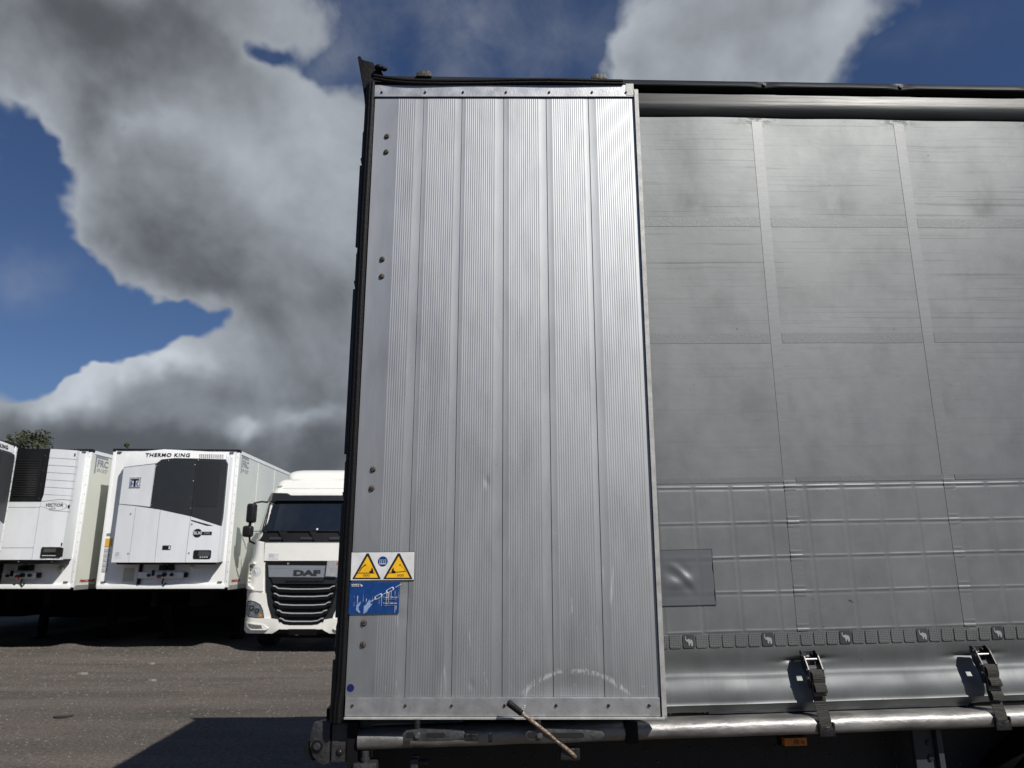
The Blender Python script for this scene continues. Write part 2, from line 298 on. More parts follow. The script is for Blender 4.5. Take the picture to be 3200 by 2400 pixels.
# ------------------------------------------------------------------ curtain trailer (main)
def tarp_material():
    m = bpy.data.materials.new('curtain_pvc'); m.use_nodes = True; nt = m.node_tree; N = nt.nodes; L = nt.links; b = N['Principled BSDF']
    b.inputs['Roughness'].default_value = .46; b.inputs['Specular IOR Level'].default_value = .6; b.inputs['Metallic'].default_value = .5
    tc = N.new('ShaderNodeTexCoord')
    def nz(s, d, st=(1, 1, 1), off=(0, 0, 0), dist=0.):
        mp = N.new('ShaderNodeMapping'); mp.inputs['Scale'].default_value = st; mp.inputs['Location'].default_value = off; L.new(tc.outputs['Object'], mp.inputs[0])
        k = N.new('ShaderNodeTexNoise'); k.inputs['Scale'].default_value = s; k.inputs['Detail'].default_value = d; k.inputs['Roughness'].default_value = .6; k.inputs['Distortion'].default_value = dist; L.new(mp.outputs[0], k.inputs['Vector']); return k.outputs['Fac']
    def ramp(f, p0, c0, p1, c1):
        r = N.new('ShaderNodeMapRange'); L.new(f, r.inputs[0])
        for i, v in enumerate((p0, p1, c0, c1)): r.inputs[i + 1].default_value = v
        return r.outputs[0]
    def mul(a, b_):
        k = N.new('ShaderNodeMath'); k.operation = 'MULTIPLY'
        for i, v in enumerate((a, b_)):
            if isinstance(v, float): k.inputs[i].default_value = v
            else: L.new(v, k.inputs[i])
        return k.outputs[0]
    sep = N.new('ShaderNodeSeparateXYZ'); L.new(tc.outputs['Object'], sep.inputs[0])
    up = ramp(sep.outputs[2], 1.9, 0., 3.1, 1.)
    def scr(f, lo, hi, dark):      # thin dark scratches where noise is low, only where the roof gear chafes
        k = ramp(f, lo, dark, hi, 1.); a = N.new('ShaderNodeMix'); a.data_type = 'FLOAT'; L.new(up, a.inputs[0]); a.inputs[2].default_value = 1; L.new(k, a.inputs[3]); return a.outputs[0]
    s1 = scr(nz(9, 5, (.10, 1, 9.)), .36, .43, .90); s2 = scr(nz(16, 4, (.05, 1, 5.), (3, 0, 5)), .345, .375, .76); s3 = scr(nz(5, 4, (.16, 1, 14.), (7, 1, 2), .4), .375, .395, .76)
    blot = ramp(nz(3.2, 6, (1.6, 1, 1.0), (2, 0, 9)), .36, .86, .52, 1.); cloud = ramp(nz(14, 5), .3, .95, .7, 1.04); sm = ramp(nz(1.1, 3), .3, .96, .7, 1.03)
    spot = ramp(nz(26, 2, (1, 1, 1.6), (1, 4, 2)), .235, .35, .275, 1.)
    # chafed scuffs under the roof gear at every belt and soft dirt columns between them
    def MM(op, a, b_=0., c_=0.):
        k = N.new('ShaderNodeMath'); k.operation = op
        for i, v in enumerate((a, b_, c_)):
            if isinstance(v, (int, float)): k.inputs[i].default_value = v
            else: L.new(v, k.inputs[i])
        return k.outputs[0]
    def gauss(v, c0, w): t = MM('DIVIDE', MM('SUBTRACT', v, c0), w); return MM('EXPONENT', MM('MULTIPLY', MM('MULTIPLY', t, t), -1.))
    u = MM('MULTIPLY', MM('SUBTRACT', MM('FRACT', MM('ADD', MM('DIVIDE', MM('SUBTRACT', sep.outputs[0], 1.929), .692), .5)), .5), .692)
    sc = MM('MULTIPLY', MM('MULTIPLY', gauss(u, 0., .085), gauss(sep.outputs[2], 3.69, .030)), ramp(nz(45, 4, (.8, 1, 1.5)), .42, 0., .56, 1.))
    ua = MM('ABSOLUTE', u)
    co = MM('MULTIPLY', MM('ADD', MM('MULTIPLY', gauss(ua, .330, .075), gauss(sep.outputs[2], 3.25, .075)), MM('MULTIPLY', MM('MULTIPLY', gauss(ua, .335, .04), gauss(sep.outputs[2], 3.42, .20)), .5)), ramp(nz(9, 6, (1, 1, .7), (3, 3, 3)), .36, .1, .66, 1.))
    wear = MM('SUBTRACT', 1., MM('MAXIMUM', MM('MULTIPLY', sc, .75), MM('MULTIPLY', co, .34)))
    f = mul(s1, wear)
    for k in (s2, s3, blot, cloud, sm, spot): f = mul(f, k)
    c = N.new('ShaderNodeVectorMath'); c.operation = 'SCALE'; c.inputs[0].default_value = (.168, .178, .180); L.new(f, c.inputs['Scale']); L.new(c.outputs[0], b.inputs['Base Color'])
    L.new(ramp(nz(7, 5), .3, .49, .7, .55), b.inputs['Roughness'])
    w = N.new('ShaderNodeBump'); w.inputs['Strength'].default_value = .05; w.inputs['Distance'].default_value = .003; L.new(nz(70, 3), w.inputs['Height'])
    w2 = N.new('ShaderNodeBump'); w2.inputs['Strength'].default_value = .15; w2.inputs['Distance'].default_value = .01; L.new(nz(3.5, 3), w2.inputs['Height']); L.new(w.outputs[0], w2.inputs['Normal']); L.new(w2.outputs[0], b.inputs['Normal'])
    return m
TARP = tarp_material()
BELT = mat('belt_pvc', (.172, .180, .182), .49, .5, var=.10, vscale=30, bump=.06, bscale=240, spec=.6, stretch=(.4, 1, 2.5))
BAND = mat('band_pvc', (.152, .160, .162), .50, .5, var=.10, vscale=60, bump=.10, bscale=110, spec=.5, stretch=(3, 1, .6))
PATCHM = mat('patch_pvc', (.150, .156, .166), .42, .5, var=.05, vscale=6, spec=.55)
RAIL = mat('roof_rail_grey', (.018, .020, .021), .40, .0, var=.35, vscale=24, bump=.12, bscale=40, spec=.24, stretch=(.08, 1, 1), rvar=.05)

T = empty('curtain_trailer', (-.70, 2.935, 0)); T.rotation_euler = (0, R(-1.17), R(3.0))
tag(T, 'grey curtain-sided semi-trailer with an aluminium rear door folded back against its side', 'trailer')
VX = [1.332 + .1575 * k for k in range(-8, 79)]
HZ = (1.972, 1.825, 1.69, 1.552, 1.404)
RX = (1.892, 2.588)
def sag(x): return .0
def cd(x, z):
    y = .008 * noise.noise((x * 1.1, z * .6, 1.3)) + .0035 * math.sin((x - 1.912) * 2 * math.pi / .692) * math.sin(z * 2.2) + .0015 * noise.noise((x * 4, z * 3, 5))
    if z < 2.02:
        t = (x - 1.332) / .1575; fr = abs(t - round(t)) * .1575; near = math.exp(-(fr / .012) ** 2)
        cell = math.cos(math.pi * (t - math.floor(t) - .5)) if z > 1.1 else 0
        kz = min(1, max(0, (1.975 - z) / .02))
        kz *= max(.25, min(1, (z - 1.36) / .04)); y -= .0010 * cell * kz
        y += .0006 * math.exp(-((fr - .004) / .004) ** 2) * kz - .0007 * math.exp(-((fr - .010) / .004) ** 2) * kz
        for i, h in enumerate(HZ):
            hh = h + .003 * noise.noise((x * 2.3, h * 9, 0)); am = (.0019 if i == 0 else .0012) * (.25 + .75 * (1 - near)) * (.8 + .5 * noise.noise((x * 3.1, h * 5, 2)))
            y -= am * math.exp(-((z - hh) / .0042) ** 2); y += am * .6 * math.exp(-((z - hh + .010) / .005) ** 2)
        if z < 1.40:
            a = 1 + .45 * noise.noise((x * 1.7, 0, 4)); y += (.004 * noise.noise((x * 4.5, z * 8, 2)) + .002 * noise.noise((x * 13, z * 14, 6))) * min(1, (1.40 - z) / .06)
            for rx in RX: a += .5 * math.exp(-((x - rx) / .09) ** 2)
            y += .017 * a * math.exp(-((z - 1.262) / .055) ** 2) - .004 * math.exp(-((z - 1.175) / .035) ** 2) + .030 * max(0, min(1, (1.135 - z) / .03)) - .004 * math.exp(-((z - 1.135) / .004) ** 2)
            for rx in RX: y += .018 * math.exp(-((z - 1.288 - .03 * (x - rx)) / .009) ** 2) * math.exp(-((x - rx) / .085) ** 2)
            y -= .0018 * math.exp(-((z - 1.238 - .006 * noise.noise((x * 2, 3, 3))) / .005) ** 2)
    return y
def surf(name, m, parent, xs, zs, off, slant=0., skirt=0.):
    bm = bmesh.new(); rows = []
    for z in zs: rows.append([bm.verts.new((x + slant * (z - 2.6), cd(x + slant * (z - 2.6), z) - off, z)) for x in xs])
    for a, b in zip(rows, rows[1:]):
        for i in range(len(xs) - 1): bm.faces.new((a[i], a[i + 1], b[i + 1], b[i]))
    if skirt:
        r = bmesh.ops.extrude_edge_only(bm, edges=[e for e in bm.edges if e.is_boundary])
        for v in r['geom']:
            if isinstance(v, bmesh.types.BMVert): v.co.y += skirt
    o = fin(bm, name, m, parent, smooth=35)
    me = o.data
    return o
def lin(a, b, s): n = max(1, int(round((b - a) / s))); return [a + (b - a) * i / n for i in range(n + 1)]
def build_curtain():
    xs = set(np.round(lin(.17, 3.7, .03) + lin(3.75, 13.5, .08), 4))
    for v in VX:
        if v < 3.8:
            for d in (-.016, -.010, -.004, 0, .004, .010, .016): xs.add(round(v + d, 4))
    xs = sorted(x for x in xs if .17 <= x <= 13.5)
    zs = sorted(set(np.round(lin(1.097, 2.02, .0065) + lin(2.02, 3.70, .04) + [h + d for h in HZ for d in lin(-.024, .014, .0021)], 4)))
    c = surf('side_curtain', TARP, T, xs, zs, 0)
    # vertical belts welded on, with the doubled folds where they cross the seams
    for k in range(-2, 17):
        xb = 1.912 + .692 * k
        if k < 0 and xb < .4: continue
        hw = .0245; zz = lin(1.405, 2.0, .01) + lin(2.05, 3.68, .05)
        if xb > 4: zz = lin(1.405, 3.68, .1)
        b = surf('belt', BELT, T, [xb - hw, xb - hw + .004, xb, xb + hw - .004, xb + hw], zz, .0013, slant=.018, skirt=.0013)
        if xb < 4:
            for h in HZ:
                bm = bmesh.new()
                for dz, am in ((.018, .0024), (0, .0032), (-.016, .0024)):
                    z = h + dz; xo = xb + .018 * (z - 2.6)
                    extr(bm, [(cd(xo, z) - .002, z - .006), (cd(xo, z) - am, z - .001), (cd(xo, z) - am, z + .002), (cd(xo, z) - .002, z + .005)], xo - hw, xo + hw)
                fin(bm, 'belt_fold', BELT, b, smooth=50)
        # pocket bands between belts
        for z0, z1 in ((3.145, 3.190), (2.593, 2.639)):
            xa = xb + .018 * (z0 - 2.6) + .027; xz = xa + .692 - .054
            surf('pocket_band', BAND, T, lin(xa, xz, .06 if xb < 4 else .3), [z0, z0 + .003, z1 - .003, z1], .0009, skirt=.001)
        surf('seam_band', BAND, T, lin(xb + .018, xb + .692 - .03, .05), [1.988, 1.992, 2.006, 2.010], .0016, skirt=.002)
    # repair patch with a torn crease underneath
    bm = bmesh.new(); rows = []
    px = lin(1.19, 1.545, .009); pz = lin(1.507, 1.722, .009)
    for z in pz:
        row = []
        for x in px:
            u = (x - 1.335) / .15; v = (z - 1.507) / .215; y = cd(x, z) - .0035
            if 0 < u < 1 and .12 < v < .85:
                e = math.sin(math.pi * u) * math.sin(math.pi * (v - .12) / .73)
                d = (v - (.80 - .62 * u ** 1.7)); y -= e * (.0036 * math.exp(-(d / .06) ** 2) + .007 * math.exp(-((v - .33 - .15 * u) / .13) ** 2) - .004 * math.exp(-((d + .17) / .09) ** 2) - .0025 * math.exp(-((d - .15) / .09) ** 2))
            row.append(bm.verts.new((x + (.003 * math.sin(z * 60) if x > 1.54 else 0), y, z)))
        rows.append(row)
    for a, b in zip(rows, rows[1:]):
        for i in range(len(px) - 1): bm.faces.new((a[i], a[i + 1], b[i + 1], b[i]))
    r = bmesh.ops.extrude_edge_only(bm, edges=[e for e in bm.edges if e.is_boundary])
    for v in r['geom']:
        if isinstance(v, bmesh.types.BMVert): v.co.y += .005
    [surf('patch_edge', mat('edge_dirt', (.035, .036, .037), .6), T, a_, b_, .0042, skirt=.004) for a_, b_ in ((lin(1.19, 1.548, .02), [1.7215, 1.7235]), (lin(1.19, 1.548, .02), [1.5055, 1.5075]), ([1.5455, 1.5475], lin(1.5055, 1.7235, .01)))]; p = fin(bm, 'repair_patch', PATCHM, T, smooth=50); p['label'] = 'square grey patch with a crumpled crease welded on the curtain'
build_curtain()

def dotted():
    m = bpy.data.materials.new('dotted_tape'); m.use_nodes = True; nt = m.node_tree; N = nt.nodes; L = nt.links; b = N['Principled BSDF']; b.inputs['Roughness'].default_value = .45
    tc = N.new('ShaderNodeTexCoord'); mp = N.new('ShaderNodeMapping'); mp.inputs['Rotation'].default_value = (R(90), 0, 0); L.new(tc.outputs['Object'], mp.inputs[0])
    v = N.new('ShaderNodeTexVoronoi'); v.voronoi_dimensions = '2D'; v.inputs['Scale'].default_value = 150; v.inputs['Randomness'].default_value = .12; L.new(mp.outputs[0], v.inputs['Vector'])
    r = N.new('ShaderNodeValToRGB'); L.new(v.outputs['Distance'], r.inputs[0]); e = r.color_ramp.elements
    e[0].position = .26; e[0].color = (.17, .175, .17, 1); e[1].position = .38; e[1].color = (.066, .071, .072, 1); L.new(r.outputs[0], b.inputs['Base Color']); return m
TAPEM = dotted(); TAPED = mat('tape_dark', (.042, .046, .048), .45, var=.1); ELE = mat('tape_emblem', (.27, .275, .27), .45, var=.1)
ELEPH = [(.22, .97), (.14, .86), (.18, .72), (.28, .64), (.36, .68), (.47, .74), (.60, .67), (.78, .65), (.90, .53), (.93, .30), (.88, .05), (.72, .05), (.71, .27), (.61, .30), (.56, .10), (.43, .10), (.43, .33), (.34, .44), (.22, .48), (.11, .62), (.06, .82), (.13, 1.0)]
def build_tape():
    zc = 1.371
    for i in range(-6, 40):
        x = 1.426 + .0528 * i
        if x < 1.18 or x > 3.5: continue
        o = q('tape_square', TAPED if i % 6 == 0 else TAPEM, T, pl(rrect(x - .0235, x + .0235, zc - .025, zc + .025, .006, 2), -.0035, .003, cuts=2, fn=lambda c: Vector((c.x, c.y + cd(c.x, c.z), c.z))))
        if i % 6 == 0: q('elephant_emblem', ELE, o, pl([(x - .018 + .036 * a, zc - .020 + .040 * b) for a, b in ELEPH], -.0045, -.002, fn=lambda c: Vector((c.x, c.y + cd(x, zc), c.z))))
build_tape()

def build_rails():
    def dent(c):
        k = 0
        for s in (1.984, 2.656, 3.33):
            if c.y < -.005 and c.z > 3.855: k += .010 * math.exp(-((c.x - s) / .05) ** 2)
        return Vector((c.x, c.y + k + .0015 * noise.noise((c.x * 3, c.z * 4, 0)), c.z + .0018 * noise.noise((c.x * 2.2, 2, 0)) - (k * .5 if c.z > 3.88 else 0)))
    prof = [(.02, 3.905), (.002, 3.901), (-.010, 3.891), (-.018, 3.875), (-.022, 3.862), (-.020, 3.857), (-.008, 3.855), (.032, 3.853), (.032, 3.835), (.004, 3.831), (-.0025, 3.790), (-.006, 3.787), (-.009, 3.772), (-.006, 3.745), (.004, 3.718), (.030, 3.693), (.12, 3.693), (.12, 3.905)]
    bm = bmesh.new(); extr(bm, prof, .125, 4.2, n=210, fn=dent); extr(bm, prof, 4.2, 13.5, n=20)
    r = fin(bm, 'roof_rail', RAIL, T, smooth=32)
    for s in (1.984, 2.656, 3.33, 4.0, 4.68):
        q('screw', DARKMET, r, cy((s, -.004, 3.874), (s, -.0185, 3.874), .0095, n=14), bevel=.001); q('screw', BLACK, r, cy((s, -.018, 3.874), (s, -.0195, 3.874), .0058, n=10))
    # rounded aluminium rub rail along the floor
    pr = [(.03, 1.092), (-.022, 1.090), (-.040, 1.083), (-.051, 1.068), (-.052, 1.050), (-.046, 1.036), (-.032, 1.027), (.03, 1.025)]
    def wob(c): return Vector((c.x, c.y + .003 * noise.noise((c.x * 4, c.z * 20, 0)) + .0015 * noise.noise((c.x * 17, c.z * 30, 3)), c.z + .0015 * noise.noise((c.x * 6, 5, 1))))
    bm = bmesh.new(); extr(bm, pr, .15, 4.2, n=300, fn=wob); extr(bm, pr, 4.2, 13.5, n=10)
    fin(bm, 'rub_rail', ALUW, T, smooth=50)
    q('rail_collar', RUBBER, T, bx(1.145, 1.195, -.060, .0, 1.018, 1.098), bevel=.012, smooth=40)
    # body behind: roof sheet, far curtain, front wall, deck
    q('roof_sheet', mat('roof_sheet', (.35, .36, .36), .5), T, bx(.115, 13.5, .1, 2.45, 3.872, 3.895))
    q('far_curtain', BAND, T, bx(.05, 13.5, 2.50, 2.53, 1.05, 3.9)); q('front_wall', BAND, T, bx(13.5, 13.58, 0, 2.53, 1.05, 3.9)); q('deck', CHASSIS, T, bx(0.02, 13.5, .03, 2.5, 1.03, 1.16))
    q('roof_seal', RUBBER, T, bx(.115, .16, .02, 2.53, 3.80, 3.90), bevel=.01)
    # rear corner post
    q('corner_post', mat('post_grey', (.055, .058, .06), .45, .3, var=.3, vscale=12), T, bx(.125, .20, .02, .14, .98, 3.86), bevel=.006)
    q('corner_post', MATS['post_grey'], T, bx(.125, .20, 2.40, 2.52, .98, 3.86), bevel=.006)
    for x in (.37, 1.19):     # rubber stops on the roof edge
        q('roof_stop', mat('roof_stop', (.03, .028, .026), .55, var=.3, vscale=40, bump=.4), T, pl([(x - .036, 3.88), (x - .036, 3.897), (x - .022, 3.907), (x + .008, 3.913), (x + .030, 3.908), (x + .036, 3.895), (x + .036, 3.88)], -.03, .0), bevel=.004, smooth=40)
build_rails()

def build_straps():
    WEB = mat('webbing', (.048, .044, .038), .8, var=.3, vscale=8, bump=.9, bscale=160, stretch=(.1, .1, 3))
    for j, rx in enumerate(RX):
        s = .012 + .006 * j
        def X(z, dx=0): return rx + dx + (1.32 - z) * .09
        def strap(bm, pts, w, dx=0, th=.003):
            vs_ = []
            for (y, z) in pts: vs_.append([bm.verts.new((X(z, dx) + a * w, y + b, z)) for a, b in ((-1, 0), (1, 0), (1, th), (-1, th))])
            for a, b in zip(vs_, vs_[1:]):
                for k in range(4): bm.faces.new((a[k], a[(k + 1) % 4], b[(k + 1) % 4], b[k]))
            bm.faces.new(vs_[0][::-1]); bm.faces.new(vs_[-1])
        bm = bmesh.new()
        strap(bm, [(-.040, 1.262), (-.052, 1.25), (-.058, 1.235), (-.057, 1.215), (-.050, 1.195), (-.046, 1.16), (-.050, 1.12), (-.058, 1.085), (-.061, 1.058)], .0235)
        web = fin(bm, 'ratchet_strap', WEB, T, smooth=60); web['label'] = 'black webbing strap with ratchet buckle tensioning the curtain'
        bm = bmesh.new(); strap(bm, [(-.062, 1.262), (-.074, 1.245), (-.073, 1.225), (-.066, 1.214), (-.074, 1.205), (-.078, 1.185 + .004 * j), (-.073, 1.178 + .004 * j)], .0225, .002)
        fin(bm, 'loose_tail', WEB, web, smooth=60)
        if j == 1:
            bm = bmesh.new(); strap(bm, [(-.060, 1.165), (-.070, 1.150), (-.067, 1.132), (-.055, 1.128)], .0225, .002); fin(bm, 'webbing_loop', WEB, web, smooth=60)
        for sd in (-1, 1):
            pts = [(-.010, 1.325), (-.028, 1.328), (-.046, 1.310), (-.066, 1.262), (-.064, 1.225), (-.052, 1.190), (-.040, 1.190), (-.030, 1.235), (-.010, 1.270)]
            bm = bmesh.new(); f = [bm.verts.new((X(z) + sd * .028 - .002, y, z)) for y, z in pts]; k = [bm.verts.new((X(z) + sd * .028 + .002, y, z)) for y, z in pts]
            bm.faces.new(f); bm.faces.new(k[::-1])
            for i in range(len(pts)): bm.faces.new((f[i], k[i], k[(i + 1) % len(pts)], f[(i + 1) % len(pts)]))
            fin(bm, 'side_plate', mat('buckle_steel', (.09, .09, .09), .3, .85, var=.3, vscale=30), web, bevel=.0012)
            for (y, z) in ((-.036, 1.312), (-.060, 1.262), (-.058, 1.232)): q('rivet', STEEL, web, bl((X(z) + sd * .0315, y, z), .0045, u=8, v=6))
        q('spindle', STEEL, web, cy((X(1.296) - .03, -.040, 1.296), (X(1.296) + .03, -.040, 1.296), .0045, n=10))
        q('back_plate', MATS['buckle_steel'], web, bx(X(1.30) - .026, X(1.30) + .026, -.014, -.009, 1.27, 1.326), bevel=.002)
        for dx in (-.014, .016): q('rivet', DARKMET, web, bl((X(1.312) + dx, -.017, 1.312), .007, u=10, v=6))
        q('handle', MATS['buckle_steel'], web, bx(X(1.19) - .026, X(1.19) + .026, -.064, -.058, 1.165, 1.232), bevel=.002)
        q('rail_hook', DARKMET, web, bx(X(1.045) - .031, X(1.045) + .031, -.064, -.048, 1.022, 1.058), bx(X(1.045) - .031, X(1.045) - .022, -.066, -.05, 1.05, 1.072), bx(X(1.045) + .022, X(1.045) + .031, -.066, -.05, 1.05, 1.072), bevel=.004, smooth=40)
build_straps()

# ------------------------------------------------------------------ the folded-back rear door
def door_material():
    m = bpy.data.materials.new('door_aluminium'); m.use_nodes = True; nt = m.node_tree; N = nt.nodes; L = nt.links; b = N['Principled BSDF']
    b.inputs['Metallic'].default_value = .96
    tc = N.new('ShaderNodeTexCoord')
    def M(op, a, b_=None, c=None, clamp=False):
        k = N.new('ShaderNodeMath'); k.operation = op; k.use_clamp = clamp
        for i, v in enumerate((a, b_, c)):
            if v is None: continue
            if isinstance(v, (int, float)): k.inputs[i].default_value = v
            else: L.new(v, k.inputs[i])
        return k.outputs[0]
    def nz(s, d, st=(1, 1, 1), off=(0, 0, 0), dist=0.):
        mp = N.new('ShaderNodeMapping'); mp.inputs['Scale'].default_value = st; mp.inputs['Location'].default_value = off; L.new(tc.outputs['Object'], mp.inputs[0])
        k = N.new('ShaderNodeTexNoise'); k.inputs['Scale'].default_value = s; k.inputs['Detail'].default_value = d; k.inputs['Roughness'].default_value = .6; k.inputs['Distortion'].default_value = dist; L.new(mp.outputs[0], k.inputs['Vector']); return k.outputs['Fac']
    def ramp(f, p0, p1, c0, c1):
        r = N.new('ShaderNodeMapRange'); L.new(f, r.inputs[0])
        for i, v in enumerate((p0, p1, c0, c1)): r.inputs[i + 1].default_value = v
        return r.outputs[0]
    sep = N.new('ShaderNodeSeparateXYZ'); L.new(tc.outputs['Object'], sep.inputs[0]); x, z = sep.outputs[0], sep.outputs[2]
    # arc ground into the boards by the holding bar
    dx = M('SUBTRACT', x, .235); dz = M('SUBTRACT', z, 1.035); rr = M('SQRT', M('ADD', M('MULTIPLY', dx, dx), M('MULTIPLY', dz, dz)))
    arc = M('SUBTRACT', 1, M('DIVIDE', M('ABSOLUTE', M('SUBTRACT', rr, .277)), ramp(nz(45, 4), .3, .7, .003, .020)), clamp=True)
    arc = M('MULTIPLY', arc, ramp(nz(75, 5, (1, 1, .35)), .43, .54, 0, 1)); arc = M('MULTIPLY', arc, ramp(z, 1.225, 1.25, 0, 1))
    low = ramp(z, 1.9, 1.3, 0, 1); 
    s1 = M('MULTIPLY', ramp(nz(38, 3, (1, 1, .12), (4, 2, 1), .6), .66, .70, 0, 1), low); s2 = M('MULTIPLY', ramp(nz(55, 2, (1, 1, .8), (1, 7, 3)), .73, .75, 0, 1), low)
    spk = M('MINIMUM', M('ADD', arc, M('MULTIPLY', M('ADD', s1, s2), .7)), 1)
    grime = M('MULTIPLY', ramp(nz(5, 6, (1.5, 1, .35), (2, 0, 0)), .32, .5, .86, 1), ramp(nz(30, 4, (1, 1, .15)), .3, .7, .93, 1.05))
    dirt = ramp(nz(42, 2, (1, 1, 1), (9, 9, 9)), .215, .25, .35, 1)
    mk = M('MULTIPLY', grime, dirt)
    c = N.new('ShaderNodeVectorMath'); c.operation = 'SCALE'; c.inputs[0].default_value = (.455, .465, .470); L.new(mk, c.inputs['Scale'])
    mx = N.new('ShaderNodeMix'); mx.data_type = 'RGBA'; L.new(M('MULTIPLY', spk, .32), mx.inputs[0]); L.new(c.outputs[0], mx.inputs[6]); mx.inputs[7].default_value = (.88, .88, .88, 1); L.new(mx.outputs[2], b.inputs['Base Color'])
    L.new(M('ADD', ramp(nz(4, 5, (1, 1, .3)), .3, .7, .50, .56), M('MULTIPLY', spk, .2)), b.inputs['Roughness'])
    bp = N.new('ShaderNodeBump'); bp.inputs['Strength'].default_value = .12; bp.inputs['Distance'].default_value = .004; L.new(M('SUBTRACT', nz(2.2, 3, (1, 1, .6)), M('MULTIPLY', arc, .12)), bp.inputs['Height']); L.new(bp.outputs[0], b.inputs['Normal'])
    return m
DOORM = door_material()
def build_door():
    bpy.context.view_layer.update()
    D = q('rear_door', RUBBER, T, bx(-.620, .548, .008, .040, 1.150, 3.792), bevel=.002)
    D.matrix_basis = T.matrix_world.inverted() @ Matrix.Translation((0, 2.86, 0)); D['label'] = 'ribbed aluminium rear door folded back flat against the curtain'
    edges = [-.616, -.396, -.224, -.037, .153, .342, .548]
    ribs = [(-.512, 9), (-.380, 14), (-.211, 15), (-.017, 15), (.175, 16), (.372, 17)]
    p = .00925
    for i in range(6):
        x0, x1 = edges[i] + .0009, edges[i + 1] - .0009; r0, n = ribs[i]
        prof = [(x0, .008), (x0, .001), (x0 + .001, 0)]
        for k in range(n):
            for f, h in ((0, 0), (.44, 1), (.56, 1)):
                prof.append((r0 + (k + f) * p, -.00047 * h))
        prof += [(r0 + n * p, 0), (x1 - .001, 0), (x1, .001), (x1, .008)]
        zs = sorted(set(np.round(lin(1.221, 3.726, .035) + lin(1.235, 1.66, .012) + lin(1.96, 2.07, .005), 4))); bm = bmesh.new(); rows = []
        dents = [(-.412, 1.585, .022, .05, .004), (-.412, 1.50, .018, .03, .003), (-.100, 2.012, .010, .020, .0016), (-.150, 1.262, .010, .014, .0015), (.22, 1.25, .16, .05, .004)]
        for z in zs:
            row = []
            for (x, y) in prof:
                w = .0006 * noise.noise((x * 2, z * 1.3, 4)) + .0002 * noise.noise((x * 9, z * 5, 8))
                for dx, dz, rx, rz, h in dents: w += h * math.exp(-((x - dx) / rx) ** 2 - ((z - dz) / rz) ** 2)
                row.append(bm.verts.new((x, y + w if y < .006 else y, z)))
            rows.append(row)
        for a, b in zip(rows, rows[1:]):
            for k in range(len(prof) - 1): bm.faces.new((a[k], a[k + 1], b[k + 1], b[k]))
        fin(bm, 'ribbed_board', DOORM, D, smooth=7)
    # trims and screws
    q('top_trim', TRIM, D, bx(-.618, .547, -.007, .008, 3.731, 3.790), bevel=.0015); q('bottom_trim', TRIM, D, bx(-.612, .543, -.006, .008, 1.156, 1.2195), bevel=.0012)
    q('bottom_lip', EDGE, D, bx(-.612, .556, -.018, .036, 1.147, 1.154), bevel=.001); q('seal_shadow_gap', INK, D, bx(-.616, .547, -.001, .008, 3.7268, 3.7305))
    q('edge_trim', EDGE, D, lambda bm: extr(bm, [(-.010, 1.150), (-.012, 1.16), (-.012, 3.76), (-.008, 3.768), (.045, 3.768), (.045, 1.150)], .5485, .566)); q('edge_cover', EDGE, D, bx(.512, .547, -.0085, -.0075, 3.737, 3.796), bevel=.0003)
    for xs, z in (([-.585, -.390, -.220, -.027, .167, .359, .512], 3.752), ([-.585, -.391, -.221, -.027, .162, .354, .503], 1.193)):
        for k, x in enumerate(xs):
            s = q('screw', BOLT if (z < 2 and k < 3) else DARKMET, D, cy((x, -.006, z), (x, -.0115, z), .0058, .005, n=14), bevel=.001); q('socket', INK, s, cy((x, -.0112, z), (x, -.0121, z), .0026, n=6))
    for x, z in ((-.554, 3.535), (-.554, 3.458), (-.550, 2.951), (-.549, 2.874), (-.549, 2.060), (-.551, 1.985), (-.558, 1.481), (-.557, 1.404)):
        b = q('bolt', BOLT, D, lambda bm: cyl(bm, (x, .0, z), (x, -.004, z), .0115, n=20), lambda bm: cyl(bm, (x, -.004, z), (x, -.009, z), .0105, .0075, n=20), bevel=.0012, smooth=35)
        q('socket', INK, b, pl([(x + (.0048 if i % 2 else .0028) * math.cos(i * math.pi / 6), z + (.0048 if i % 2 else .0028) * math.sin(i * math.pi / 6)) for i in range(12)], -.0096, -.008))
    # rubber seal down the hinge side and along the top
    for dx, y0, r in ((-.627, -.010, .010), (-.639, -.004, .010), (-.650, .006, .010)):
        pts = [(dx + .003 * noise.noise((z * 1.3, dx * 9, 0)) + (-.006 if z < 1.25 else 0), y0, z) for z in lin(1.135, 3.80, .06)]
        q('door_seal', RUBBER, D, tb(pts, r, 10), smooth=60)
    for dz, y0, r in ((3.796, -.012, .0075), (3.8075, -.015, .0085)):
        pts = [(x, y0 - .003 * math.sin(x * 9), dz + .0018 * math.sin(x * 7 + 1) + (.022 * ((-.42 - x) / .20) ** 2 if x < -.42 else 0)) for x in lin(-.622, .498, .04)]
        q('top_seal', RUBBER, D, tb(pts, r, 10), smooth=60)
    q('seal_strip', RUBBER, D, bx(-.64, .548, .0, .035, 3.791, 3.812)); q('seal_strip', RUBBER, D, bx(-.660, -.619, .004, .045, 1.13, 3.82))
    flap = [(-.712, 3.965), (-.702, 3.972), (-.690, 3.952), (-.640, 3.938), (-.628, 3.915), (-.600, 3.895), (-.585, 3.86), (-.600, 3.82), (-.640, 3.79), (-.655, 3.70), (-.663, 3.70), (-.672, 3.76), (-.700, 3.90)]
    q('corner_flap', RUBBER, D, pl(flap, .018, .034, cuts=10, fn=lambda c: Vector((c.x, c.y + .02 * math.sin((c.z - 3.7) * 9), c.z))), smooth=40)
